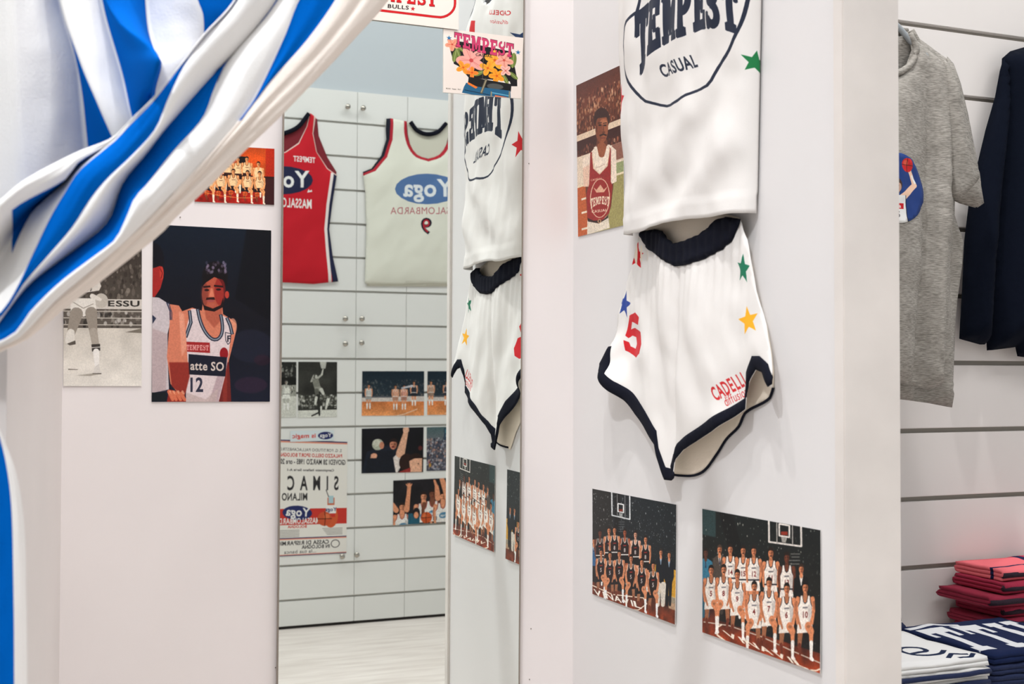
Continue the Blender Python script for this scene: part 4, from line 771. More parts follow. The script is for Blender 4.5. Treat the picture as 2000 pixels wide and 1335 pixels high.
# --- white vest hung on the right partition
def build_vest():
    lef = catmull([wall_sz(1209, 0, .02), wall_sz(1210, 150, .02), wall_sz(1216, 300, .02), wall_sz(1222, 454, .02)][::-1], 30)
    rig = catmull([wall_sz(1470, 0, .02), wall_sz(1467, 150, .02), wall_sz(1464, 300, .02), wall_sz(1462, 419, .02)][::-1], 30)
    zh = (lef[0][1]+rig[0][1])/2; z_arm = mir_wall(899, 80, .03)[1]; z_top = mir_wall(930, -75, .03)[1]; sc = (lef[-1][0]+rig[-1][0])/2; z_neck = mir_wall(952, 6, .04)[1]
    def edge(E, z): return float(np.interp(z, E[:, 1], E[:, 0]))
    strapo = .115
    def LR(z):
        l, r_ = edge(lef, z), edge(rig, z)
        if z > z_arm:
            k = min(1, (z-z_arm)/(z_top-z_arm)); k = 1-(1-k)**2.2; l += (sc-strapo-l)*k; r_ += (sc+strapo-r_)*k
        return l, r_
    NC, NZ = 56, 110; v = []; sz = []
    for i in range(NZ+1):
        z = zh+(z_top-zh)*i/NZ; l, r_ = LR(z); row = []
        for j in range(NC+1):
            t = (1-cos(pi*j/NC))/2; s = l+(r_-l)*t; b = (1-abs(2*t-1)**7)**.55; taper = 1-.45*max(0, (z-z_arm)/(z_top-z_arm))
            w = .0045*fbm(s*9+z*5, z*5-s*3, 3)+.0035*fbm(s*22, z*7, 9)
            w += .005*sin((s*.8-z)*34+2*fbm(s*4, z*4, 5))*exp(-((z-zh-.10)/.12)**2) + .004*sin(s*75+3*fbm(z*3, 1, 2))*exp(-((z-zh-.36)/.16)**2)
            hem = .0016 if z-zh < .028 else 0
            zz = z+(1-i/NZ)*(-.004*sin(t*9)+.004*fbm(s*10, 3, 1))
            off = .004+.040*b*taper+w*b+hem; v.append(wall_pt(s, zz, off)); row.append((s, off))
        R_ = np.array(row); arc = np.r_[0, np.cumsum(np.hypot(*np.diff(R_, axis=0).T))]; am = np.interp(sc, R_[:, 0], arc); sz += [(sc+q_-am, z) for q_ in arc]
    f = []
    for i in range(NZ):
        for j in range(NC):
            s = np.mean([sz[(i+a)*(NC+1)+j+b][0] for a in (0, 1) for b in (0, 1)]); z = zh+(z_top-zh)*(i+.5)/NZ
            if z > z_neck and abs(s-sc) < .075*min(1, ((z-z_neck)/.07))**.5: continue
            k = i*(NC+1)+j; f.append((k, k+1, k+NC+2, k+NC+1))
    s0, s1 = sc-.29, sc+.29; z0, z1 = zh-.02, z_top+.02; W = 1100; H = int(W*(z1-z0)/(s1-s0)); c = Cv(W, H, CREAM); NVB = (28, 36, 56)
    def Tf(fn):
        def T(P):
            return np.array([((a-s0)/(s1-s0)*W, (z1-b)/(z1-z0)*H) for a, b in (fn(x, y) for x, y in np.asarray(P, float))])
        return T
    c.T = Tf(lambda x, y: wall_sz(x, y, .043))
    ov = catmull([(1244, 22), (1219, 50), (1210.5, 94), (1219, 144), (1251, 189), (1273, 203), (1305, 209), (1345, 185), (1381, 165), (1398, 130), (1417, 92), (1438, 29), (1447, -30), (1436, -95), (1400, -140), (1350, -145), (1290, -100), (1255, -30), (1244, 22)], 70)
    c.line([tuple(p) for p in ov], 5, NVB)
    top = lambda u: np.interp(u, [0, .12, .35, .6, .8, 1], [24, 6, -14, -36, -44, -38]); bot = lambda u: np.interp(u, [0, .07, .14, .3, .5, .68, .85, 1], [152, 132, 112, 88, 72, 55, 52, 62])
    for dx, dy in ((-1.6, 0), (1.6, 0), (0, -1.4), (0, 1.4), (0, 0)): c.slab('TEMPEST', lambda u, w: (1242+u*190+dx, top(u)+(bot(u)-top(u))*w+dy), NVB, sp=.16)
    c.text('CASUAL', 1293, 154, 25, NVB, width=76, rot=-20, bold=1); c.star(1450, 112, 25, (24, 120, 66), rot=8, sx=.72)
    sl = edge(lef, mir_wall(1005, 290, .02)[1]); zs_ = mir_wall(1005, 290, .02)[1]; c.T = Tf(lambda x, y: (sl+.015+x, zs_-y)); c.star(0, 0, .030, (200, 24, 34), rot=10)
    c.T = Tf(lambda x, y: mir_wall(x, y, .04)); c.star(1012, 72, 17, (26, 52, 96), rot=15, sx=.9)
    c.text('CADELLI', 0, 0, 9, (200, 30, 36), width=42, warp=lambda a, b: (1000-a, 29+b)); c.text('diffusion', 0, 0, 8, (200, 30, 36), width=36, bold=0, shear=.3, warp=lambda a, b: (998-a, 46+b)); c.text('1', 0, 0, 26, (206, 24, 30), sx=1.6, warp=lambda a, b: (940-a, 66+b))
    c.line([(896, 84), (903, 58), (912, 30), (919, 0), (924, -40), (926, -80)], 9, NVB); c.line([(940, -60), (943, -14), (952, 2), (962, -14), (966, -60)], 8, NVB)
    me = mesh('vest', v, f); l = me.uv_layers.new(name='UVMap')
    for lp in me.loops: a, b = sz[lp.vertex_index]; l.data[lp.index].uv = ((a-s0)/(s1-s0), (b-z0)/(z1-z0))
    o = link('basketball_vest', me, print_mat('vest_cloth', c.image('vest_print'), .75, .3, .12, 700, .05), None, True)
    sd = o.modifiers.new('thickness', 'SOLIDIFY'); sd.thickness = .0012
    return tag(o, 'white sleeveless vest with TEMPEST CASUAL oval print above the shorts', 'vest', 'white match kit on the partition')
build_vest()

# --- white shorts with navy edging below the vest
def build_shorts():
    root = empty('basketball_shorts', wall_pt(*wall_sz(1308, 935), .0)); tag(root, 'white shorts with navy waistband and hems, red 5 and coloured stars', 'shorts', 'white match kit on the partition')
    ctrl = [(wall_sz(x, y, o), o) for x, y, o in ((1252, 455, .009), (1446, 430, .016), (1325, 515, .025), (1305, 932, .029), (1508, 757, .033), (1172, 742, .048), (1190, 690, .03), (1240, 655, .003), (1218, 594, .004), (1239, 499, .005), (1205, 640, .004), (1225, 690, .005), (1465, 626, .02), (1453, 525, .018), (1430, 765, .022), (1480, 700, .026), (1392, 841, .033), (1241, 807, .022), (1285, 887, .028), (1250, 720, .016), (1320, 620, .027), (1315, 760, .026), (1380, 640, .03), (1385, 740, .03))]
    P0 = np.array([c_[0] for c_ in ctrl]); O0 = np.array([c_[1] for c_ in ctrl])
    def base(s, z):
        w = 1/((P0[:, 0]-s)**2+(P0[:, 1]-z)**2+.0004)**1.6; return float((w*O0).sum()/w.sum())
    def cv(L, off=None):
        out = []
        for x, y in L:
            q = wall_sz(x, y, off if off is not None else .025)
            if off is None:
                for _ in range(6): q = wall_sz(x, y, base(*q))
            out.append(q)
        return out
    waist = [(1251, 456), (1266, 484), (1295, 503), (1320, 516), (1341, 514), (1375, 504), (1413, 483), (1436, 462), (1446, 430)]
    right = [(1459, 467), (1467, 509), (1477, 568), (1497, 635), (1506, 690), (1509, 724), (1508, 757)]
    arch = [(1501, 752), (1490, 726), (1477, 721), (1463, 745), (1457, 769), (1455, 799)]
    hemr = [(1392, 841), (1337, 878), (1317, 899), (1313, 922), (1314, 932)]
    tip = [(1308, 937), (1298, 934)]
    heml = [(1293, 916), (1285, 887), (1281, 866), (1266, 841), (1241, 807), (1220, 780), (1195, 763), (1171, 742)]
    left = [(1173, 710), (1192, 677), (1203, 652), (1207, 610), (1220, 576), (1238, 509), (1245, 476)]
    zt = wall_sz(1330, 500, .03)[1]; sc = wall_sz(1322, 520, .03)[0]; stip = wall_sz(1305, 930, .03)
    OUT = cv(waist+right+arch+hemr+tip+heml+left)
    def folds(s, z):
        dz = max(0, zt-z); w = .0035*sin((s-sc)*2*pi/.021+2.2*fbm(s*8, 1, 4))*exp(-dz/.045)
        cl = sc+(stip[0]-sc)*min(1, dz/.40); w -= .010*exp(-((s-cl)/.010)**2)*min(1, dz/.12)
        w += .006*exp(-((s-cl-.055)/.03)**2)+.004*exp(-((s-cl+.05)/.025)**2)
        w += .004*fbm(s*11+z*3, z*6, 7)+.005*sin((s*1.2+z*.45)*44+1.5*fbm(s*5, z*5, 2))*exp(-((dz-.20)/.12)**2)*.8
        return w
    def front(s, z, d, add=0.0):
        e = 1-exp(-d/.02) if d is not None else .3
        return wall_pt(s, z, max(base(s, z)+.002*e+folds(s, z)*(.35+.65*e), .004)+add)
    dcache = np.array(OUT)
    def dist(s, z): return float(bdist(OUT, np.array([s]), np.array([z]))[0])
    S = np.array(OUT); s0, z0 = S.min(0)-.01; s1, z1 = S.max(0)+.01; W = 900; H = int(W*(z1-z0)/(s1-s0)); c = Cv(W, H, CREAM)
    def T(P): return np.array([((a-s0)/(s1-s0)*W, (z1-b)/(z1-z0)*H) for a, b in cv(np.asarray(P, float))])
    c.T = T; RED = (206, 24, 34)
    c.star(1246, 499, 27, RED, rot=8, sx=.5); c.star(1222, 594, 28, (26, 62, 150), rot=14, sx=.55); c.star(1453, 525, 30, (26, 116, 84), rot=6, sx=.42); c.star(1464, 626, 29, (250, 178, 28), rot=-12, sx=.72)
    five = [(1247, 610), (1254, 620), (1252, 634), (1239, 628), (1235, 643), (1244, 640), (1257, 648), (1259, 672), (1254, 690), (1244, 698), (1222, 684), (1218, 664), (1230, 668), (1233, 676), (1243, 681), (1247, 672), (1246, 658), (1238, 655), (1229, 660), (1222, 655), (1233, 616)]
    c.poly(five, RED)
    c.text('CADELLI', 1402, 783, 28, (206, 40, 44), width=66, rot=-30, shear=.1); c.text('diffusion', 1421, 794, 19, (206, 40, 44), width=48, rot=-30, bold=0, shear=.3)
    cloth('front_panel', OUT, .0065, lambda s, z, d: front(s, z, d), print_mat('shorts_cloth', c.image('shorts_print'), .75, .3, .12, 700, .05), root, (s0, z0, s1, z1))
    def band(name, L, m=M_NAVY, add=.0022, off=None): return cloth(name, cv(L, off), .005, lambda s, z, d: front(s, z, dist(s, z) if inside(OUT, np.array([s]), np.array([z]))[0] else 0, add*(1 if d > .0008 else .2)), m, root, None, .002)
    band('waistband', [(1250, 453), (1252, 462), (1266, 486), (1295, 505), (1320, 519), (1342, 517), (1375, 507), (1413, 486), (1436, 465), (1447, 428), (1420, 424), (1398, 430), (1388, 444), (1366, 460), (1337, 471), (1318, 476), (1306, 466), (1297, 452), (1280, 448)], add=.006)
    band('hem', [(1171, 743)]+[(1173, 710), (1190, 677), (1196, 676), (1191, 729), (1209, 744), (1236, 767), (1266, 803), (1285, 841), (1289, 874), (1300, 912), (1311, 918), (1316, 924), (1315, 933), (1308, 938), (1298, 936)]+[(x-1, y+1) for x, y in heml[:-1]])
    band('hem', [(1308, 934), (1314, 930), (1313, 918), (1317, 899), (1337, 878), (1392, 841), (1455, 799), (1457, 769), (1463, 745), (1477, 721), (1490, 726), (1502, 755), (1509, 750), (1510, 735), (1503, 711), (1488, 695), (1471, 695), (1458, 727), (1454, 778), (1420, 800), (1375, 828), (1325, 866), (1308, 887), (1305, 910)])
    # back panel: cream inside shows through the right leg and above the waistband
    bk = [(1255, 440), (1300, 418), (1400, 412), (1446, 425), (1459, 467), (1477, 568), (1497, 635), (1506, 690), (1510, 730), (1509, 757), (1501, 778), (1455, 806), (1442, 832), (1417, 857), (1400, 885), (1375, 918), (1354, 928), (1325, 928), (1306, 930), (1285, 880), (1240, 800), (1195, 755), (1180, 735), (1198, 680), (1210, 610), (1225, 576), (1240, 509)]
    def back(s, z, d): return wall_pt(s, z, .0025+.001*fbm(s*15, z*9, 4)+(.004*exp(-(zt+.03-z)**2/.002) if z > zt-.03 else 0)*1.0)
    BK = cv(bk, .0035); cloth('back_panel', BK, .009, back, M_LINING, root, None, .0012)
    L = cv([(1509, 757), (1501, 778), (1455, 806), (1442, 832), (1417, 857), (1400, 885), (1375, 918), (1354, 928), (1325, 928), (1312, 926)], .0035); gtube('back_binding', catmull([back(s, z, 0) for s, z in L], 40), .0022, M_NAVY, root)
    # side gusset so the shorts stand off the wall
    for L_, dx, nm in ((right[:-1], -3, 'side_seam'), (left[1:], 3, 'side_seam')):
        v = []; f = []; E = catmull(cv(L_), 24); E2 = catmull(cv([(x+dx, y) for x, y in L_], .0035), 24)
        for (s, z), (s2, z2) in zip(E, E2):
            a = front(s, z, 0); b = back(s2, z2, 0)
            for k in range(4): v.append(a+(b-a)*k/3)
        for i in range(len(E)-1):
            for k in range(3): q_ = i*4+k; f.append((q_, q_+1, q_+5, q_+4))
        link(nm, mesh(nm, v, f), mat('shorts_side_cloth', CREAM, .8), root, True)
build_shorts()

# --- jerseys on the slat wall across the aisle (seen in the mirror)
def far_jersey(name, right_half, neck, cx, back_arm, back_neck, mfront_fn, col_in, label, sides=None, trim=None):
    """outlines as they show in the mirror; the hidden half is the mirror image about x = cx"""
    root = empty(name, mir_y(cx, 552, FAR_Y+.003)); tag(root, label, 'jersey', 'jerseys on the wall seen in the mirror')
    xz = lambda x, y: (lambda p: (-p[0], p[2]))(mir_y(x, y, FAR_Y+.02))
    fl = lambda L: [(2*cx-x, y) for x, y in L]
    out = right_half+list(reversed(fl(right_half)))
    P = [xz(x, y) for x, y in out]; A = np.array(P); x0, y0 = A.min(0)-.01; x1, y1 = A.max(0)+.01; W = 720; H = int(W*(y1-y0)/(x1-x0))
    T = lambda Q: np.array([((a-x0)/(x1-x0)*W, (y1-b)/(y1-y0)*H) for a, b in (xz(x, y) for x, y in np.asarray(Q, float))])
    c = mfront_fn(W, H, T, fl)
    def pos(a, b, d): return np.array([-a, FAR_Y+.008+.016*(1-exp(-d/.05))+.005*fbm(a*8+b*4, b*6, 3)*min(1, d/.03), b])
    cloth('front_panel', P, .013, pos, print_mat(name+'_cloth', c.image(name+'_print'), .8, .3), root, (x0, y0, x1, y1))
    ob = back_arm+list(reversed(fl(back_arm))); Pb = [xz(x, y) for x, y in ob]
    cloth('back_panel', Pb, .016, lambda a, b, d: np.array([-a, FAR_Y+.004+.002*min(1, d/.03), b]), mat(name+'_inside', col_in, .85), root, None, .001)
    for L, nm in ((back_neck, 'collar'), ):
        pts = [np.array([-a, FAR_Y+.011, b]) for a, b in (xz(x, y) for x, y in L)]; gtube(nm, catmull(pts, 30), .010, M_NAVY, root)
    return root
def red_front(W, H, T, fl):
    c = Cv(W, H, (196, 22, 38), T); NV = (30, 34, 66)
    for k in (0, 1):
        g = (lambda L: L) if k == 0 else fl
        c.line(g([(657, 338), (649, 398), (643, 447), (648, 500), (657, 552)]), 12, NV); c.line(g([(650, 338), (641, 398), (637, 447), (641, 500), (646, 554)]), 6, (236, 226, 222))
        c.line(g([(616, 226), (613, 260), (620, 295), (641, 328), (659, 341)]), 3.2, (232, 200, 190)); c.line(g([(606, 219), (600, 245), (584, 279), (558, 296), (540, 299)]), 3.2, (232, 200, 190))
    c.text('TEMPEST', 0, 0, 11, WHT, width=43, rot=0, warp=lambda a, b: (616-a, 318-.08*a+b))
    c.ell(549, 352, 62, 28, NV); c.text('Yoga', 0, 0, 32, WHT, width=88, warp=lambda a, b: (602-a, 365+b)); c.text('MASSALOMBARDA', 0, 0, 18, WHT, width=118, warp=lambda a, b: (609-a, 407-.06*a+b)); c.poly([(600, 376), (610, 374), (608, 370), (605, 373), (603, 369), (601, 373)], WHT); return c
far_jersey('red_jersey', [(543, 299), (558, 296), (584, 278), (600, 246), (606, 219), (618, 228), (613, 260), (620, 296), (641, 328), (659, 341), (650, 398), (644, 447), (651, 500), (662, 549), (613, 554), (543, 550)], None, 543,
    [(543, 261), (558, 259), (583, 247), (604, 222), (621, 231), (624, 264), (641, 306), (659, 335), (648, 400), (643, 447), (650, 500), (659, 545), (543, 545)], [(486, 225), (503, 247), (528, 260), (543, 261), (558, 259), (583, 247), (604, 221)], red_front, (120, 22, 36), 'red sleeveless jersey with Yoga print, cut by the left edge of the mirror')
def white_front(W, H, T, fl):
    c = Cv(W, H, (226, 226, 212), T); NV = (22, 26, 40); RD = (176, 36, 50); BL = (84, 116, 164)
    arm = [(764, 228), (762, 271), (752, 303), (731, 328), (708, 337)]; nk = [tuple(p) for p in catmull([(797, 236), (797, 258), (803, 282), (816, 300), (838, 308)], 14)]
    for k in (0, 1):
        g = (lambda L: L) if k == 0 else fl
        c.line(g([(x-1, y) for x, y in arm]), 13, RD); c.line(g([(x-4, y-1) for x, y in arm]), 8, NV); c.line(g(nk), 13, RD); c.line(g([(x+3, y-2) for x, y in nk]), 7, NV)
    c.ell(834, 369, 63, 30, BL); c.text('Yoga', 0, 0, 34, (226, 230, 232), width=96, warp=lambda a, b: (882-a, 383+b)); c.text('MASSALOMBARDA', 0, 0, 14, (176, 92, 100), width=150, bold=0, warp=lambda a, b: (912-a, 418+b)); c.text('9', 0, 0, 31, NV, width=23, warp=lambda a, b: (843-a, 456+b)); c.text('9', 0, 0, 27, RD, width=17, bold=0, warp=lambda a, b: (840-a, 454+b)); return c
far_jersey('white_jersey', [(838, 309), (826, 306), (816, 301), (808, 292), (802, 280), (798, 262), (796, 236), (764, 230), (754, 231), (756, 271), (746, 303), (727, 328), (710, 335), (715, 376), (717, 447), (714, 553), (780, 554), (838, 552)], None, 838,
    [(838, 263), (815, 254), (803, 237), (758, 232), (760, 271), (746, 306), (718, 334), (718, 376), (720, 447), (718, 558), (838, 559)], [(803, 237), (815, 253), (834, 261), (856, 257), (873, 240)], white_front, (206, 204, 188), 'off-white sleeveless jersey with Yoga print and red 9, in the mirror')
# ------------------------------------------------------------------ striped curtain, gathered to the left
M_CW = mat('curtain_white', (236, 234, 232), .85, bump=.2, bscale=420, spec=.2)
M_CB = mat('curtain_blue', (0, 92, 182), 1.0, bump=.2, bscale=420, spec=.03)
M_CH = mat('curtain_hem_cream', (234, 222, 212), .85, bump=.2, bscale=420)
def build_curtain():
    NV = 64; V = []; F = []; MI = []
    def rail(pts, Y):
        """pts as they show in the picture; Y = distance(s) of the cloth from the camera plane"""
        Y = np.interp(np.linspace(0, 1, len(pts)), np.linspace(0, 1, len(Y)), Y) if isinstance(Y, (list, tuple)) else [Y]*len(pts)
        return catmull([at_y(x, y, yy) for (x, y), yy in zip(pts, Y)], NV)
    def band(A, B, mi, bulge, skew=.5, n=10, cut=None, seed=0, p=1.0):
        """cloth between two rails, rolled towards the viewer by bulge x its width"""
        b0 = len(V); K = next((k for k in range(NV) if cut and A[k][2] < cut[0]), NV)
        for k in range(NV):
            a, b = A[k], B[k]; w_ = np.linalg.norm(b-a); d = CAM-(a+b)/2; d /= np.linalg.norm(d)
            for j in range(n+1):
                t = j/n; tt = t**(math.log(.5)/math.log(skew)); prof = sin(pi*tt)**p
                q = a+(b-a)*t+d*(bulge*w_*prof); q = q+d*.0025*sin(pi*t)*fbm(k*.12+seed, t*3+seed, seed)
                V.append(q)
        for k in range(NV-1):
            for j in range(n):
                i = b0+k*(n+1)+j; F.append((i, i+1, i+n+2, i+n+1)); MI.append(cut[1] if k >= K else mi)
    W, B, H = 0, 1, 2
    # hanging part behind the gathered sash
    top = -330
    h0 = rail([(-190, top), (-190, 0), (-190, 300), (-190, 520)], 1.34); h0m = rail([(20, top), (24, 0), (30, 200), (50, 420), (60, 520)], [1.28, 1.275, 1.28, 1.30])
    h1 = rail([(70, top), (119, 0), (157, 122), (165, 200), (172, 290), (184, 420), (190, 500)], [1.315, 1.305, 1.31, 1.32, 1.33])
    s1l = rail([(72, top), (118, -2), (157, 121), (190, 200), (222, 272), (240, 305), (252, 330)], [1.30, 1.27, 1.26, 1.26, 1.27])
    s1r = rail([(150, top), (200, 0), (241, 150), (258, 228), (275, 280), (285, 310), (292, 330)], [1.31, 1.29, 1.27, 1.27, 1.28])
    c1 = rail([(155, top), (206, 0), (298, 95), (311, 119), (296, 172), (294, 200), (312, 260), (322, 310)], [1.30, 1.285, 1.20, 1.175, 1.21, 1.24, 1.27, 1.27])
    n1 = rail([(262, top), (283, 0), (289, 60), (303, 104), (315, 124), (302, 182), (305, 215), (325, 270), (335, 315)], [1.36, 1.36, 1.35, 1.33, 1.32, 1.33, 1.33, 1.33])
    w1 = rail([(370, top), (385, -5), (396, 28), (397, 72), (388, 140), (380, 200), (370, 260)], [1.33, 1.33, 1.335, 1.34, 1.34])
    n2 = rail([(560, top), (500, 0), (470, 80), (450, 130), (430, 180), (410, 220)], [1.36, 1.36, 1.36])
    band(h0, h0m, W, -.03, seed=1, n=14); band(h0m, h1, W, .05, seed=2); band(h1, s1l, B, -.1, seed=3); band(s1l, s1r, W, .10, .45, seed=4); band(s1r, c1, B, .06, .7, seed=5); band(c1, n1, B, -.06, seed=6); band(n1, w1, W, .06, seed=7); band(w1, n2, B, -.05, seed=8)
    # gathered sash
    E0 = [(640, top), (458, 0), (396, 70), (364, 112), (298, 193), (259, 231), (219, 270), (150, 298), (45, 354), (0, 392), (-50, 430), (-110, 480)]
    e0 = rail(E0, [1.24, 1.23, 1.22, 1.22, 1.22, 1.22, 1.23, 1.20, 1.19, 1.2, 1.22])
    wl1 = rail([(640, top), (458, 1), (396, 71), (364, 113), (298, 194), (259, 232), (221, 273), (150, 318), (128, 348), (28, 404), (-8, 446), (-100, 520)], [1.24, 1.23, 1.22, 1.22, 1.22, 1.22, 1.225, 1.21, 1.21, 1.2, 1.21, 1.22])
    wl2 = rail([(640, top), (458, 2), (396, 72), (364, 114), (299, 195), (260, 233), (223, 275), (152, 326), (138, 346), (66, 412), (44, 450), (-10, 560), (-90, 600)], [1.24, 1.23, 1.22, 1.22, 1.22, 1.22, 1.225, 1.235, 1.24, 1.25, 1.24, 1.22])
    r1 = rail([(640, top), (458, 3), (396, 73), (362, 118), (300, 197), (260, 238), (222, 278), (156, 334), (129, 375), (99, 426), (66, 495), (30, 570), (0, 612), (-70, 660)], [1.24, 1.23, 1.22, 1.22, 1.22, 1.21, 1.21, 1.21, 1.21, 1.22])
    r2 = rail([(642, top), (460, 4), (398, 74), (362, 124), (327, 196), (304, 252), (258, 304), (210, 349), (180, 384), (141, 444), (90, 504), (45, 555), (0, 619), (-70, 668)], [1.24, 1.23, 1.22, 1.215, 1.21, 1.205, 1.205, 1.205, 1.215, 1.22])
    r3 = rail([(720, top), (540, 0), (465, 98), (413, 149), (318, 258), (285, 302), (240, 357), (211, 432), (156, 480), (99, 522), (54, 558), (12, 609), (-10, 640), (-66, 676)], [1.25, 1.25, 1.25, 1.25, 1.245, 1.24, 1.235, 1.23, 1.22])
    r4 = rail([(722, top), (543, 0), (444, 119), (418, 175), (396, 231), (338, 297), (288, 360), (264, 387), (249, 422), (226, 468), (190, 497), (120, 550), (62, 606), (26, 652), (-60, 690)], [1.25, 1.25, 1.245, 1.235, 1.22, 1.21, 1.205, 1.20, 1.205, 1.215, 1.22])
    r5 = rail([(770, top), (584, 0), (556, 70), (500, 189), (472, 230), (430, 278), (370, 344), (312, 406), (250, 466), (190, 518), (112, 584), (58, 640), (30, 664), (-56, 696)], [1.24, 1.235, 1.23, 1.225, 1.22, 1.22, 1.22, 1.22])
    r6 = rail([(850, top), (655, 0), (600, 78), (545, 140), (498, 198), (474, 232), (433, 281), (374, 347), (316, 409), (253, 469), (194, 521), (116, 586), (60, 643), (32, 666), (-54, 699)], [1.24, 1.235, 1.23, 1.225, 1.22, 1.22, 1.22, 1.22])
    r7 = rail([(900, top), (704, 0), (640, 85), (570, 160), (504, 226), (450, 281), (395, 338), (330, 402), (266, 466), (184, 540), (92, 612), (48, 660), (-52, 702)], [1.24, 1.235, 1.23, 1.23, 1.225, 1.225, 1.22])
    r8 = rail([(960, top), (757, 0), (692, 75), (640, 131), (598, 174), (545, 229), (480, 291), (400, 371), (350, 416), (315, 454), (277, 485), (190, 553), (130, 598), (76, 643), (44, 666), (-50, 706)], [1.245, 1.24, 1.235, 1.235, 1.23, 1.23, 1.225])
    band(e0, wl1, W, .35, .4, seed=11); band(wl1, wl2, B, -.6, cut=(at_y(40, 408, 1.20)[2], W), seed=12); band(wl2, r1, W, .12, seed=13); band(r1, r2, B, .28, .42, seed=14); band(r2, r3, W, .30, .42, n=14, seed=15); band(r3, r4, B, .10, .6, seed=16); band(r4, r5, W, .34, .42, n=14, seed=17); band(r5, r6, B, .05, cut=(at_y(474, 236, 1.22)[2], H), seed=18); band(r6, r7, H, .16, seed=19); band(r7, r8, H, .14, .5, seed=20)
    # cloth behind the gathered edge closes the roll
    bk = rail([(960, top), (760, -10), (640, 120), (480, 280), (315, 440), (190, 540), (76, 636), (-50, 700)], 1.30)
    band(r8, bk, H, -.02, seed=21)
    # tail below the tie
    t0 = rail([(-150, 640), (-120, 760), (-110, 1000), (-110, 1400), (-110, 1900)], 1.26); t1 = rail([(-95, 660), (-60, 780), (-30, 940), (-22, 1150), (-20, 1400), (-20, 1900)], 1.22)
    t2 = rail([(-60, 690), (-8, 830), (12, 910), (22, 1000), (26, 1180), (27, 1400), (27, 1900)], [1.22, 1.22, 1.21]); t3 = rail([(-56, 696), (-2, 838), (30, 920), (46, 1020), (51, 1180), (53, 1400), (53, 1900)], [1.22, 1.23, 1.24])
    band(t0, t1, W, .1, seed=31); band(t1, t2, B, .12, seed=32); band(t2, t3, W, .10, seed=33)
    me = mesh('striped_curtain', V, F)
    for m in (M_CW, M_CB, M_CH): me.materials.append(m)
    for p, mi in zip(me.polygons, MI): p.material_index = mi; p.use_smooth = True
    bm = bmesh.new(); bm.from_mesh(me); bmesh.ops.remove_doubles(bm, verts=bm.verts, dist=.0002); bm.to_mesh(me); bm.free()
    for p in me.polygons: p.use_smooth = True
    root = empty('striped_curtain', (-.15, 1.25, 0.0)); tag(root, 'blue and white striped cabin curtain pulled aside to the left', 'curtain')
    o = bpy.data.objects.new('cloth', me); C.objects.link(o); o.parent = root; o.matrix_parent_inverse = Matrix.Translation(-root.location)
    sd = o.modifiers.new('thickness', 'SOLIDIFY'); sd.thickness = .0014; sd.offset = 0
build_curtain()
# ------------------------------------------------------------------ clothes and stacks on the shop wall beside the cabin
def melange():
    m = mat('grey_melange', (150, 146, 140), .9, bump=.3, bscale=500); nt = m.node_tree; b = nt.nodes['Principled BSDF']
    tc = nt.nodes.new('ShaderNodeTexCoord'); mp = nt.nodes.new('ShaderNodeMapping'); mp.inputs['Scale'].default_value = (90, 90, 700); n = nt.nodes.new('ShaderNodeTexNoise'); n.inputs['Scale'].default_value = 1.0; n.inputs['Detail'].default_value = 4
    r = nt.nodes.new('ShaderNodeValToRGB'); r.color_ramp.elements[0].color = (*lin((122, 118, 111)), 1); r.color_ramp.elements[0].position = .35; r.color_ramp.elements[1].color = (*lin((168, 163, 155)), 1); r.color_ramp.elements[1].position = .65
    nt.links.new(tc.outputs['Object'], mp.inputs['Vector']); nt.links.new(mp.outputs['Vector'], n.inputs['Vector']); nt.links.new(n.outputs['Fac'], r.inputs['Fac']); nt.links.new(r.outputs['Color'], b.inputs['Base Color']); return m
M_MEL = melange(); M_HANG = mat('grey_plastic_hanger', (150, 156, 160), .3); M_STEEL = mat('chromed_steel', (190, 190, 188), .2, 1.0)
M_NVS = mat('dark_navy_fleece', (8, 14, 27), .95, bump=.2, bscale=400, spec=.1)
RAIL_X = at_y(1712, 400, 1.95)[0]; RAIL_Z = at_y(1774, 66, 1.95)[2]+.085
rl = gtube('hanging_arm', [np.array([RAIL_X, 1.86, RAIL_Z+.012]), np.array([RAIL_X, 1.868, RAIL_Z]), np.array([RAIL_X, D-.001, RAIL_Z])], .0042, M_STEEL); tag(rl, 'short steel arm on the slat wall holding the grey T-shirts', 'rail')
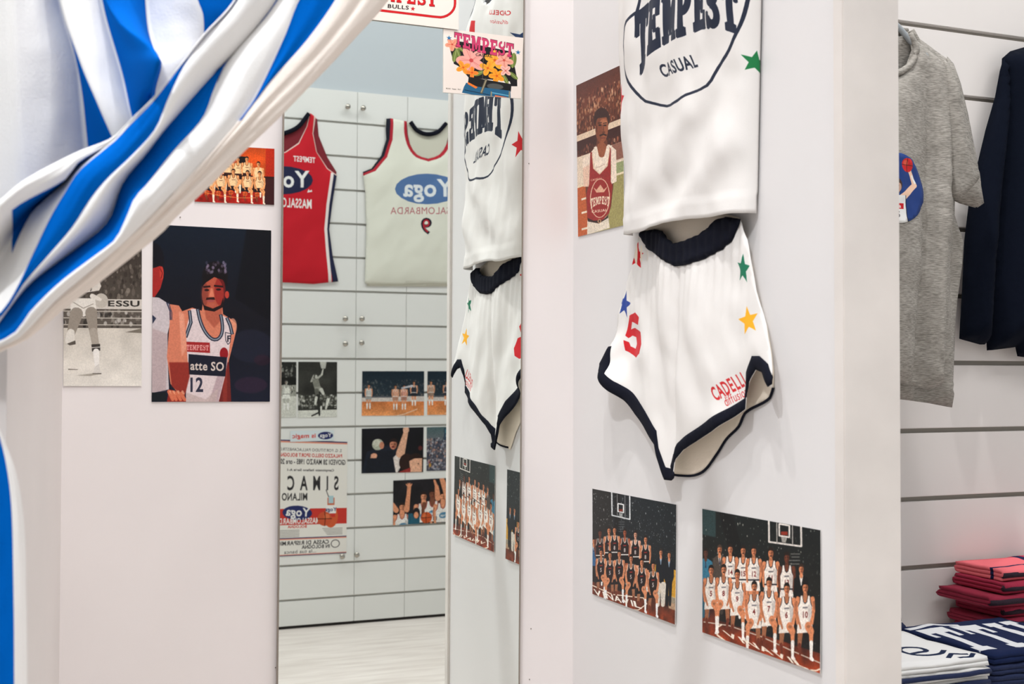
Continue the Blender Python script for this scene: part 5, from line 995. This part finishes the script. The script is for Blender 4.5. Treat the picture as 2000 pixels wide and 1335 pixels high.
def tee(Y, body, sleeve, collar, cx, label, art=None, depth=.03, seed=0):
    """hanging T-shirt; outlines of its visible half at distance Y, the other half mirrored about cx"""
    X0 = RAIL_X; xz = lambda x, y: (lambda p: (p[0], p[2]))(at_y(x, y, Y))
    root = empty('grey_tshirt', (X0, Y, at_y(cx, 760, Y)[2])); tag(root, label, 't-shirt', 'grey T-shirts hanging on the shop wall')
    R_ = [xz(*p) for p in list(reversed([(x-6, y+2) for x, y in collar[1:]]))+[collar[0]]+body]; P = R_+[(2*X0-a, b) for a, b in reversed(R_)]; A = np.array(P); x0, z0 = A.min(0); x1, z1 = A.max(0)
    def pos(a, b, d, sgn=-1):
        w = .040*(abs(sin((a-X0)*27+seed+1.6*fbm(a*4, b*1.2, seed)))-.5)*min(1, max(0, (z1-b)/.25))+.005*fbm(a*12, b*5, seed+3)+.004*fbm(a*30+b*20, b*22, seed)
        return np.array([a, Y+sgn*(depth*(1-exp(-d/.03))+.3*w*0)-w*min(1, d/.02)*(1 if sgn < 0 else .6), b])
    front = cloth('body', P, .011, pos, M_MEL, root, None, .0015)
    Rb = [xz(collar[0][0]-45, collar[0][1]+14), xz(*collar[0])]+[xz(*p) for p in body]; Pb = Rb+[(2*X0-a, b) for a, b in reversed(Rb)]; cloth('back', Pb, .014, lambda a, b, d: pos(a, b, d, 1), M_MEL, root, None, .0012)
    for s_ in (1, -1):
        S = [xz(*p) for p in sleeve]; S = S if s_ > 0 else [(2*X0-a, b) for a, b in S]
        cloth('sleeve', S, .010, lambda a, b, d: np.array([a, Y-.022*(1-exp(-d/.02))-.006-.012*fbm(a*20, b*9, seed+7)*min(1, d/.015), b]), M_MEL, root, None, .002)
        cloth('sleeve_back', S, .012, lambda a, b, d: np.array([a, Y+.018*(1-exp(-d/.02)), b]), M_MEL, root, None, .0012)
    cl = catmull([xz(*p) for p in collar], 16); cl = list(cl)+[(2*X0-a, b) for a, b in reversed(list(cl))]
    n_ = len(cl); gtube('collar', [np.array([a, Y-.003-.006*sin(pi*i/(n_-1)), b]) for i, (a, b) in enumerate(cl)], .0065, M_MEL, root)
    gtube('collar', [np.array([a, Y+.012, b+.004+.030*sin(pi*i/(n_-1))*(1.0)]) if 0 else np.array([a, Y+.010, cl[0][1]+.002]) for i, (a, b) in enumerate([cl[0], cl[-1]])], .006, M_MEL, root)
    if art is not None:
        c, q = art; Q = [xz(x, y) for x, y in q]; (a0, b1), (a1, b0) = Q[0], Q[1]
        out = [((a0+a1)/2+(a1-a0)/2*cos(t), (b0+b1)/2+(b1-b0)/2*sin(t)) for t in np.linspace(0, 2*pi, 40, endpoint=False)]
        d_ = lambda a, b: bdist(P, np.array([a]), np.array([b]))[0]
        cloth('print', out, .008, lambda a, b, d: pos(a, b, d_(a, b))+np.array([0, -.0022, 0]), print_mat('tshirt_print', c.image('tshirt_print'), .6, .3), root, (a0, b0, a1, b1), .0005)
    # hanger carrying the shirt on a hook from the slat wall
    z_n = xz(*collar[0])[1]; X1, zsh = xz(*body[1]); pts = [np.array([X0+s_*k*(X1-X0)*.9, Y, z_n+.022+(zsh-.012-z_n-.022)*k]) for s_, k in ((-1, 1), (-1, .5), (0, 0), (1, .5), (1, 1))]
    gtube('hanger', catmull(pts, 24), .006, M_HANG, root); gtube('hook', catmull([np.array([X0, Y, z_n+.025]), np.array([X0, Y, RAIL_Z-.012]), np.array([X0+.012, Y, RAIL_Z+.004]), np.array([X0+.004, Y, RAIL_Z+.012])], 16), .0022, M_STEEL, root)
    return root
def art_tee():
    c = Cv(300, 300, (26, 56, 120)); cx = 150
    c.cap(122, 190, 60, 110, 16, 12, (236, 196, 170)); c.cap(60, 110, 96, 40, 12, 9, (236, 196, 170)); c.cap(178, 190, 246, 130, 16, 12, (236, 196, 170)); c.cap(246, 130, 216, 62, 12, 9, (236, 196, 170)); c.line([(250, 120), (232, 90)], 10, WHT)
    c.poly([(108, 180), (192, 180), (205, 300), (95, 300)], (232, 232, 230)); c.line([(108, 180), (95, 300)], 4, (30, 30, 40)); c.line([(192, 180), (205, 300)], 4, (30, 30, 40)); head(c, 150, 140, 66, (236, 196, 170), (60, 40, 34)); c.rect(118, 214, 184, 238, (196, 30, 40)); c.text('Yoga', 150, 233, 15, WHT, align='c'); c.text('15', 150, 274, 26, (30, 30, 40), align='c'); ball(c, 206, 48, 30, (200, 30, 34)); return c
bodyA = [(1791, 80), (1847, 125), (1858, 160), (1856, 250), (1856, 387), (1857, 440), (1850, 467), (1846, 564), (1842, 664), (1838, 752), (1814, 760), (1760, 748)]
sleeveA = [(1840, 118), (1850, 128), (1866, 165), (1881, 224), (1897, 297), (1909, 346), (1902, 357), (1871, 388), (1855, 384), (1846, 300), (1838, 200)]
collarA = [(1774, 66), (1786, 96), (1776, 124), (1757, 140), (1735, 148)]
bodyB = [(1793, 74), (1850, 116), (1866, 160), (1866, 250), (1864, 420), (1881, 470), (1879, 517), (1870, 582), (1866, 621), (1859, 795), (1816, 787), (1760, 779)]
sleeveB = [(1846, 112), (1858, 126), (1872, 165), (1886, 224), (1900, 297), (1917, 397), (1905, 405), (1875, 397), (1860, 390), (1850, 300), (1842, 200)]
collarB = [(1778, 60), (1790, 90), (1780, 116), (1757, 132), (1735, 140)]
tee(2.005, bodyB, sleeveB, collarB, 1712, 'grey T-shirt hanging behind another one beside the cream post', None, .016, 5)
tee(1.915, bodyA, sleeveA, collarA, 1712, 'grey T-shirt with round blue basketball print beside the cream post', (art_tee(), [(1652, 298), (1791, 444)]), .020, 1)
# navy sweatshirt flat against the slats, cut by the frame
def sweatshirt():
    Y = 2.145; xz = lambda x, y: (lambda p: (p[0], p[2]))(at_y(x, y, Y)); cx = 2080; X0 = at_y(cx, 400, Y)[0]
    root = empty('navy_sweatshirt', (X0, Y, xz(cx, 690)[1])); tag(root, 'dark navy sweatshirt hanging on the slat wall at the right edge', 'sweatshirt')
    def pos(a, b, d): return np.array([a, Y-.006-.075*(1-exp(-d/.04))-.010*fbm(a*8, b*3, 4)*min(1, d/.03), b])
    body = [(2040, 84), (2000, 93), (1969, 102), (1953, 116), (1950, 200), (1940, 340), (1924, 560), (1922, 660), (1924, 684), (1979, 677), (1983, 695), (2000, 697), (2080, 702)]
    R_ = [xz(*p) for p in body]; cloth('body', R_+[(2*X0-a, b) for a, b in reversed(R_)], .014, pos, M_NVS, root, None, .002)
    sl = [(1960, 108), (1951, 120), (1945, 142), (1936, 191), (1917, 257), (1903, 316), (1884, 405), (1876, 470), (1872, 560), (1866, 661), (1906, 672), (1915, 672), (1919, 660), (1930, 500), (1945, 340), (1958, 200)]
    S = [xz(*p) for p in sl]
    for s_ in (1, -1): cloth('sleeve', [(a, b) if s_ > 0 else (2*X0-a, b) for a, b in S], .012, lambda a, b, d: np.array([a, Y-.012-.060*(1-exp(-d/.025))-.006*fbm(a*15, b*6, 8)*min(1, d/.02), b]), M_NVS, root, None, .002)
    gtube('hook', [np.array([X0, Y-.02, xz(cx, 84)[1]-.01]), np.array([X0, D-.001, xz(cx, 84)[1]-.005])], .003, M_STEEL, root)
sweatshirt()
# shelf with folded textiles
ZS = .60
shelf = box('display_shelf', (PX1+.004, 1.60, ZS-.022), (3.0, D-.0005, ZS), mat('white_shelf_laminate', (232, 228, 224), .35), None, .001); tag(shelf, 'white shelf below the grey T-shirts carrying folded textiles', 'shelf')
def folded(name, x0, x1, y0, y1, z, h, m, label, cat, group, layers=3, seed=0, rot=0.0, uvimg=None, trim=None):
    """one folded piece: a ribbon of cloth laid back and forth, open folds towards the aisle"""
    th = h/layers*.86; R_ = h/layers/2; pts = []; n = 10
    for k in range(layers):
        a, b = (y0+R_, y1-R_); row = [a+(b-a)*i/n for i in range(n+1)]; row = row if k % 2 == 0 else row[::-1]
        pts += [(y, z+R_+2*R_*k) for y in row]
        if k < layers-1:
            e = row[-1]; sg = 1 if k % 2 == 0 else -1
            pts += [(e+sg*R_*sin(t)*1.0, z+R_+2*R_*k+R_-R_*cos(t)) for t in (pi*.25, pi*.5, pi*.75)]
    P = np.array(pts); T = np.gradient(P, axis=0); T /= np.linalg.norm(T, axis=1)[:, None]+1e-9; N = np.stack([-T[:, 1], T[:, 0]], 1)
    loop = [p+n_*th/2 for p, n_ in zip(P, N)]+[p-n_*th/2 for p, n_ in zip(P[::-1], N[::-1])]; L = len(loop); m_ = 14; v = []; f = []; cxm, cym = (x0+x1)/2, (y0+y1)/2
    for i in range(m_+1):
        t = i/m_; x = x0+(x1-x0)*t
        for q in loop:
            w = .0035*fbm(x*9+seed, q[0]*8, seed)+.0015*fbm(x*30, q[0]*20, seed+q[1]*60); k_ = (q[1]-z)/h
            px, py = x+(.006*fbm(q[1]*60, seed, 1)) - cxm, q[0]+.004*fbm(x*12, q[1]*90, seed)-cym
            v.append((cxm+px*cos(rot)-py*sin(rot), cym+px*sin(rot)+py*cos(rot), max(z+.0004, q[1]+w*k_)))
    for i in range(m_):
        for j in range(L): f.append((i*L+j, i*L+(j+1) % L, (i+1)*L+(j+1) % L, (i+1)*L+j))
    half = L//2
    for e_ in (0, m_):
        for j in range(half-1): q_ = (e_*L+j, e_*L+j+1, e_*L+L-2-j, e_*L+L-1-j); f.append(q_ if e_ else q_[::-1])
    me = mesh(name, v, f); l = me.uv_layers.new(name='UVMap')
    for lp in me.loops: p = v[lp.vertex_index]; l.data[lp.index].uv = ((p[0]-x0)/(x1-x0), (p[1]-y0)/(y1-y0))
    o = link(name, me, m, None, True); tag(o, label, cat, group)
    if trim: gtube('edge_trim', [np.array([x0+(x1-x0)*i/10, y0+.001+.004*fbm(x0+(x1-x0)*i/10*12, 1, seed), z+h*.5+.002*fbm(i*.4, seed, 1)]) for i in range(11)], h*.26, trim, o)
    return o
def art_towel_white():
    c = Cv(420, 420, (238, 238, 236)); NVB = (26, 40, 70)
    c.line([tuple(p) for p in catmull([(230, 300), (300, 290), (310, 250), (262, 232), (226, 262), (240, 320), (310, 336), (350, 310)], 30)], 16, NVB)
    for pts in ([(300, 380), (340, 350), (380, 372)], [(330, 392), (372, 396), (404, 372)], [(110, 250), (150, 232), (190, 240)]): c.line(pts, 14, NVB)
    c.rect(0, 0, 420, 60, NVB); return c
def art_towel_navy():
    c = Cv(420, 420, (20, 34, 72)); c.slab('TTU', lambda u, v: (20+u*390-40*v, 60+v*300), (232, 234, 236), sp=.25); c.line([(10, 40), (120, 20), (200, 50)], 24, (232, 234, 236)); return c
def art_towel_red():
    c = Cv(420, 420, (240, 116, 124)); NVB = (26, 30, 70); c.poly([(200, 0), (420, 0), (420, 420), (330, 420), (300, 200)], (206, 50, 84)); c.line([tuple(p) for p in catmull([(0, 330), (120, 320), (200, 240), (230, 120), (240, 0)], 24)], 28, NVB); c.line([(170, 390), (220, 360), (270, 392), (330, 350)], 30, NVB); return c
M_TW = mat('white_terry', (236, 235, 232), .9, bump=.4, bscale=260); M_TN = mat('navy_terry', (20, 34, 72), .9, bump=.4, bscale=260); M_TR = mat('crimson_terry', (158, 30, 62), .9, bump=.4, bscale=260); M_TD = mat('dark_plum_terry', (34, 12, 30), .9, bump=.4, bscale=260)
nm = ('lowest', 'second from the bottom', 'third from the bottom', 'topmost')
for k in range(4):
    im = print_mat('white_towel_print', art_towel_white().image('white_towel_print'), .9, .2, .3, 260) if k == 3 else M_TW
    folded('folded_towel', 1.36+.004*k, 1.625-.004*(k % 2), 1.69, 1.955, ZS+.0005+k*.0178, .0172, im, 'white folded towel in the front stack on the shelf, '+nm[k], 'towel', 'white towels on the shelf', 2, k, .02*(k % 2)-.01, trim=M_TN if k in (1, 2) else None)
for k in range(3):
    im = print_mat('navy_towel_print', art_towel_navy().image('navy_towel_print'), .9, .2, .3, 260) if k == 2 else M_TN
    folded('folded_towel', 1.675, 1.955-.006*k, 1.725+.004*k, 2.0, ZS+.0005+k*.0205, .0185, im, 'navy folded towel in the stack behind the white ones, '+('lowest', 'in the middle', 'topmost with white lettering')[k], 'towel', 'navy towels on the shelf', 2, 10+k, -.03+.02*k)
folded('folded_towel', 1.60, 1.725, 2.035, 2.14, ZS+.0005, .072, M_TN, 'small navy folded towel at the back of the shelf next to the cream post', 'towel', None, 4, 21, .1)
lab = ('lowest', 'second from the bottom', 'third from the bottom', 'fourth from the bottom', 'second from the top', 'topmost pink one')
for k in range(6):
    im = print_mat('red_towel_print', art_towel_red().image('red_towel_print'), .9, .2, .3, 260) if k == 5 else (M_TR if k % 2 == 0 else mat('crimson_terry_b', (142, 24, 54), .9, bump=.4, bscale=260))
    folded('folded_towel', 1.945+(.012, 0, .02, -.03, .012, .018)[k], 2.26, 2.0+(.004, 0, .01, -.006, 0, .008)[k], 2.15, ZS+.0005+k*.0262, .0254, im, 'crimson folded towel in the back stack on the shelf, '+lab[k], 'towel', 'crimson towels on the shelf', 3, 30+k, (.02, -.03, .03, -.02, .04, 0)[k]*.5, trim=M_TD)
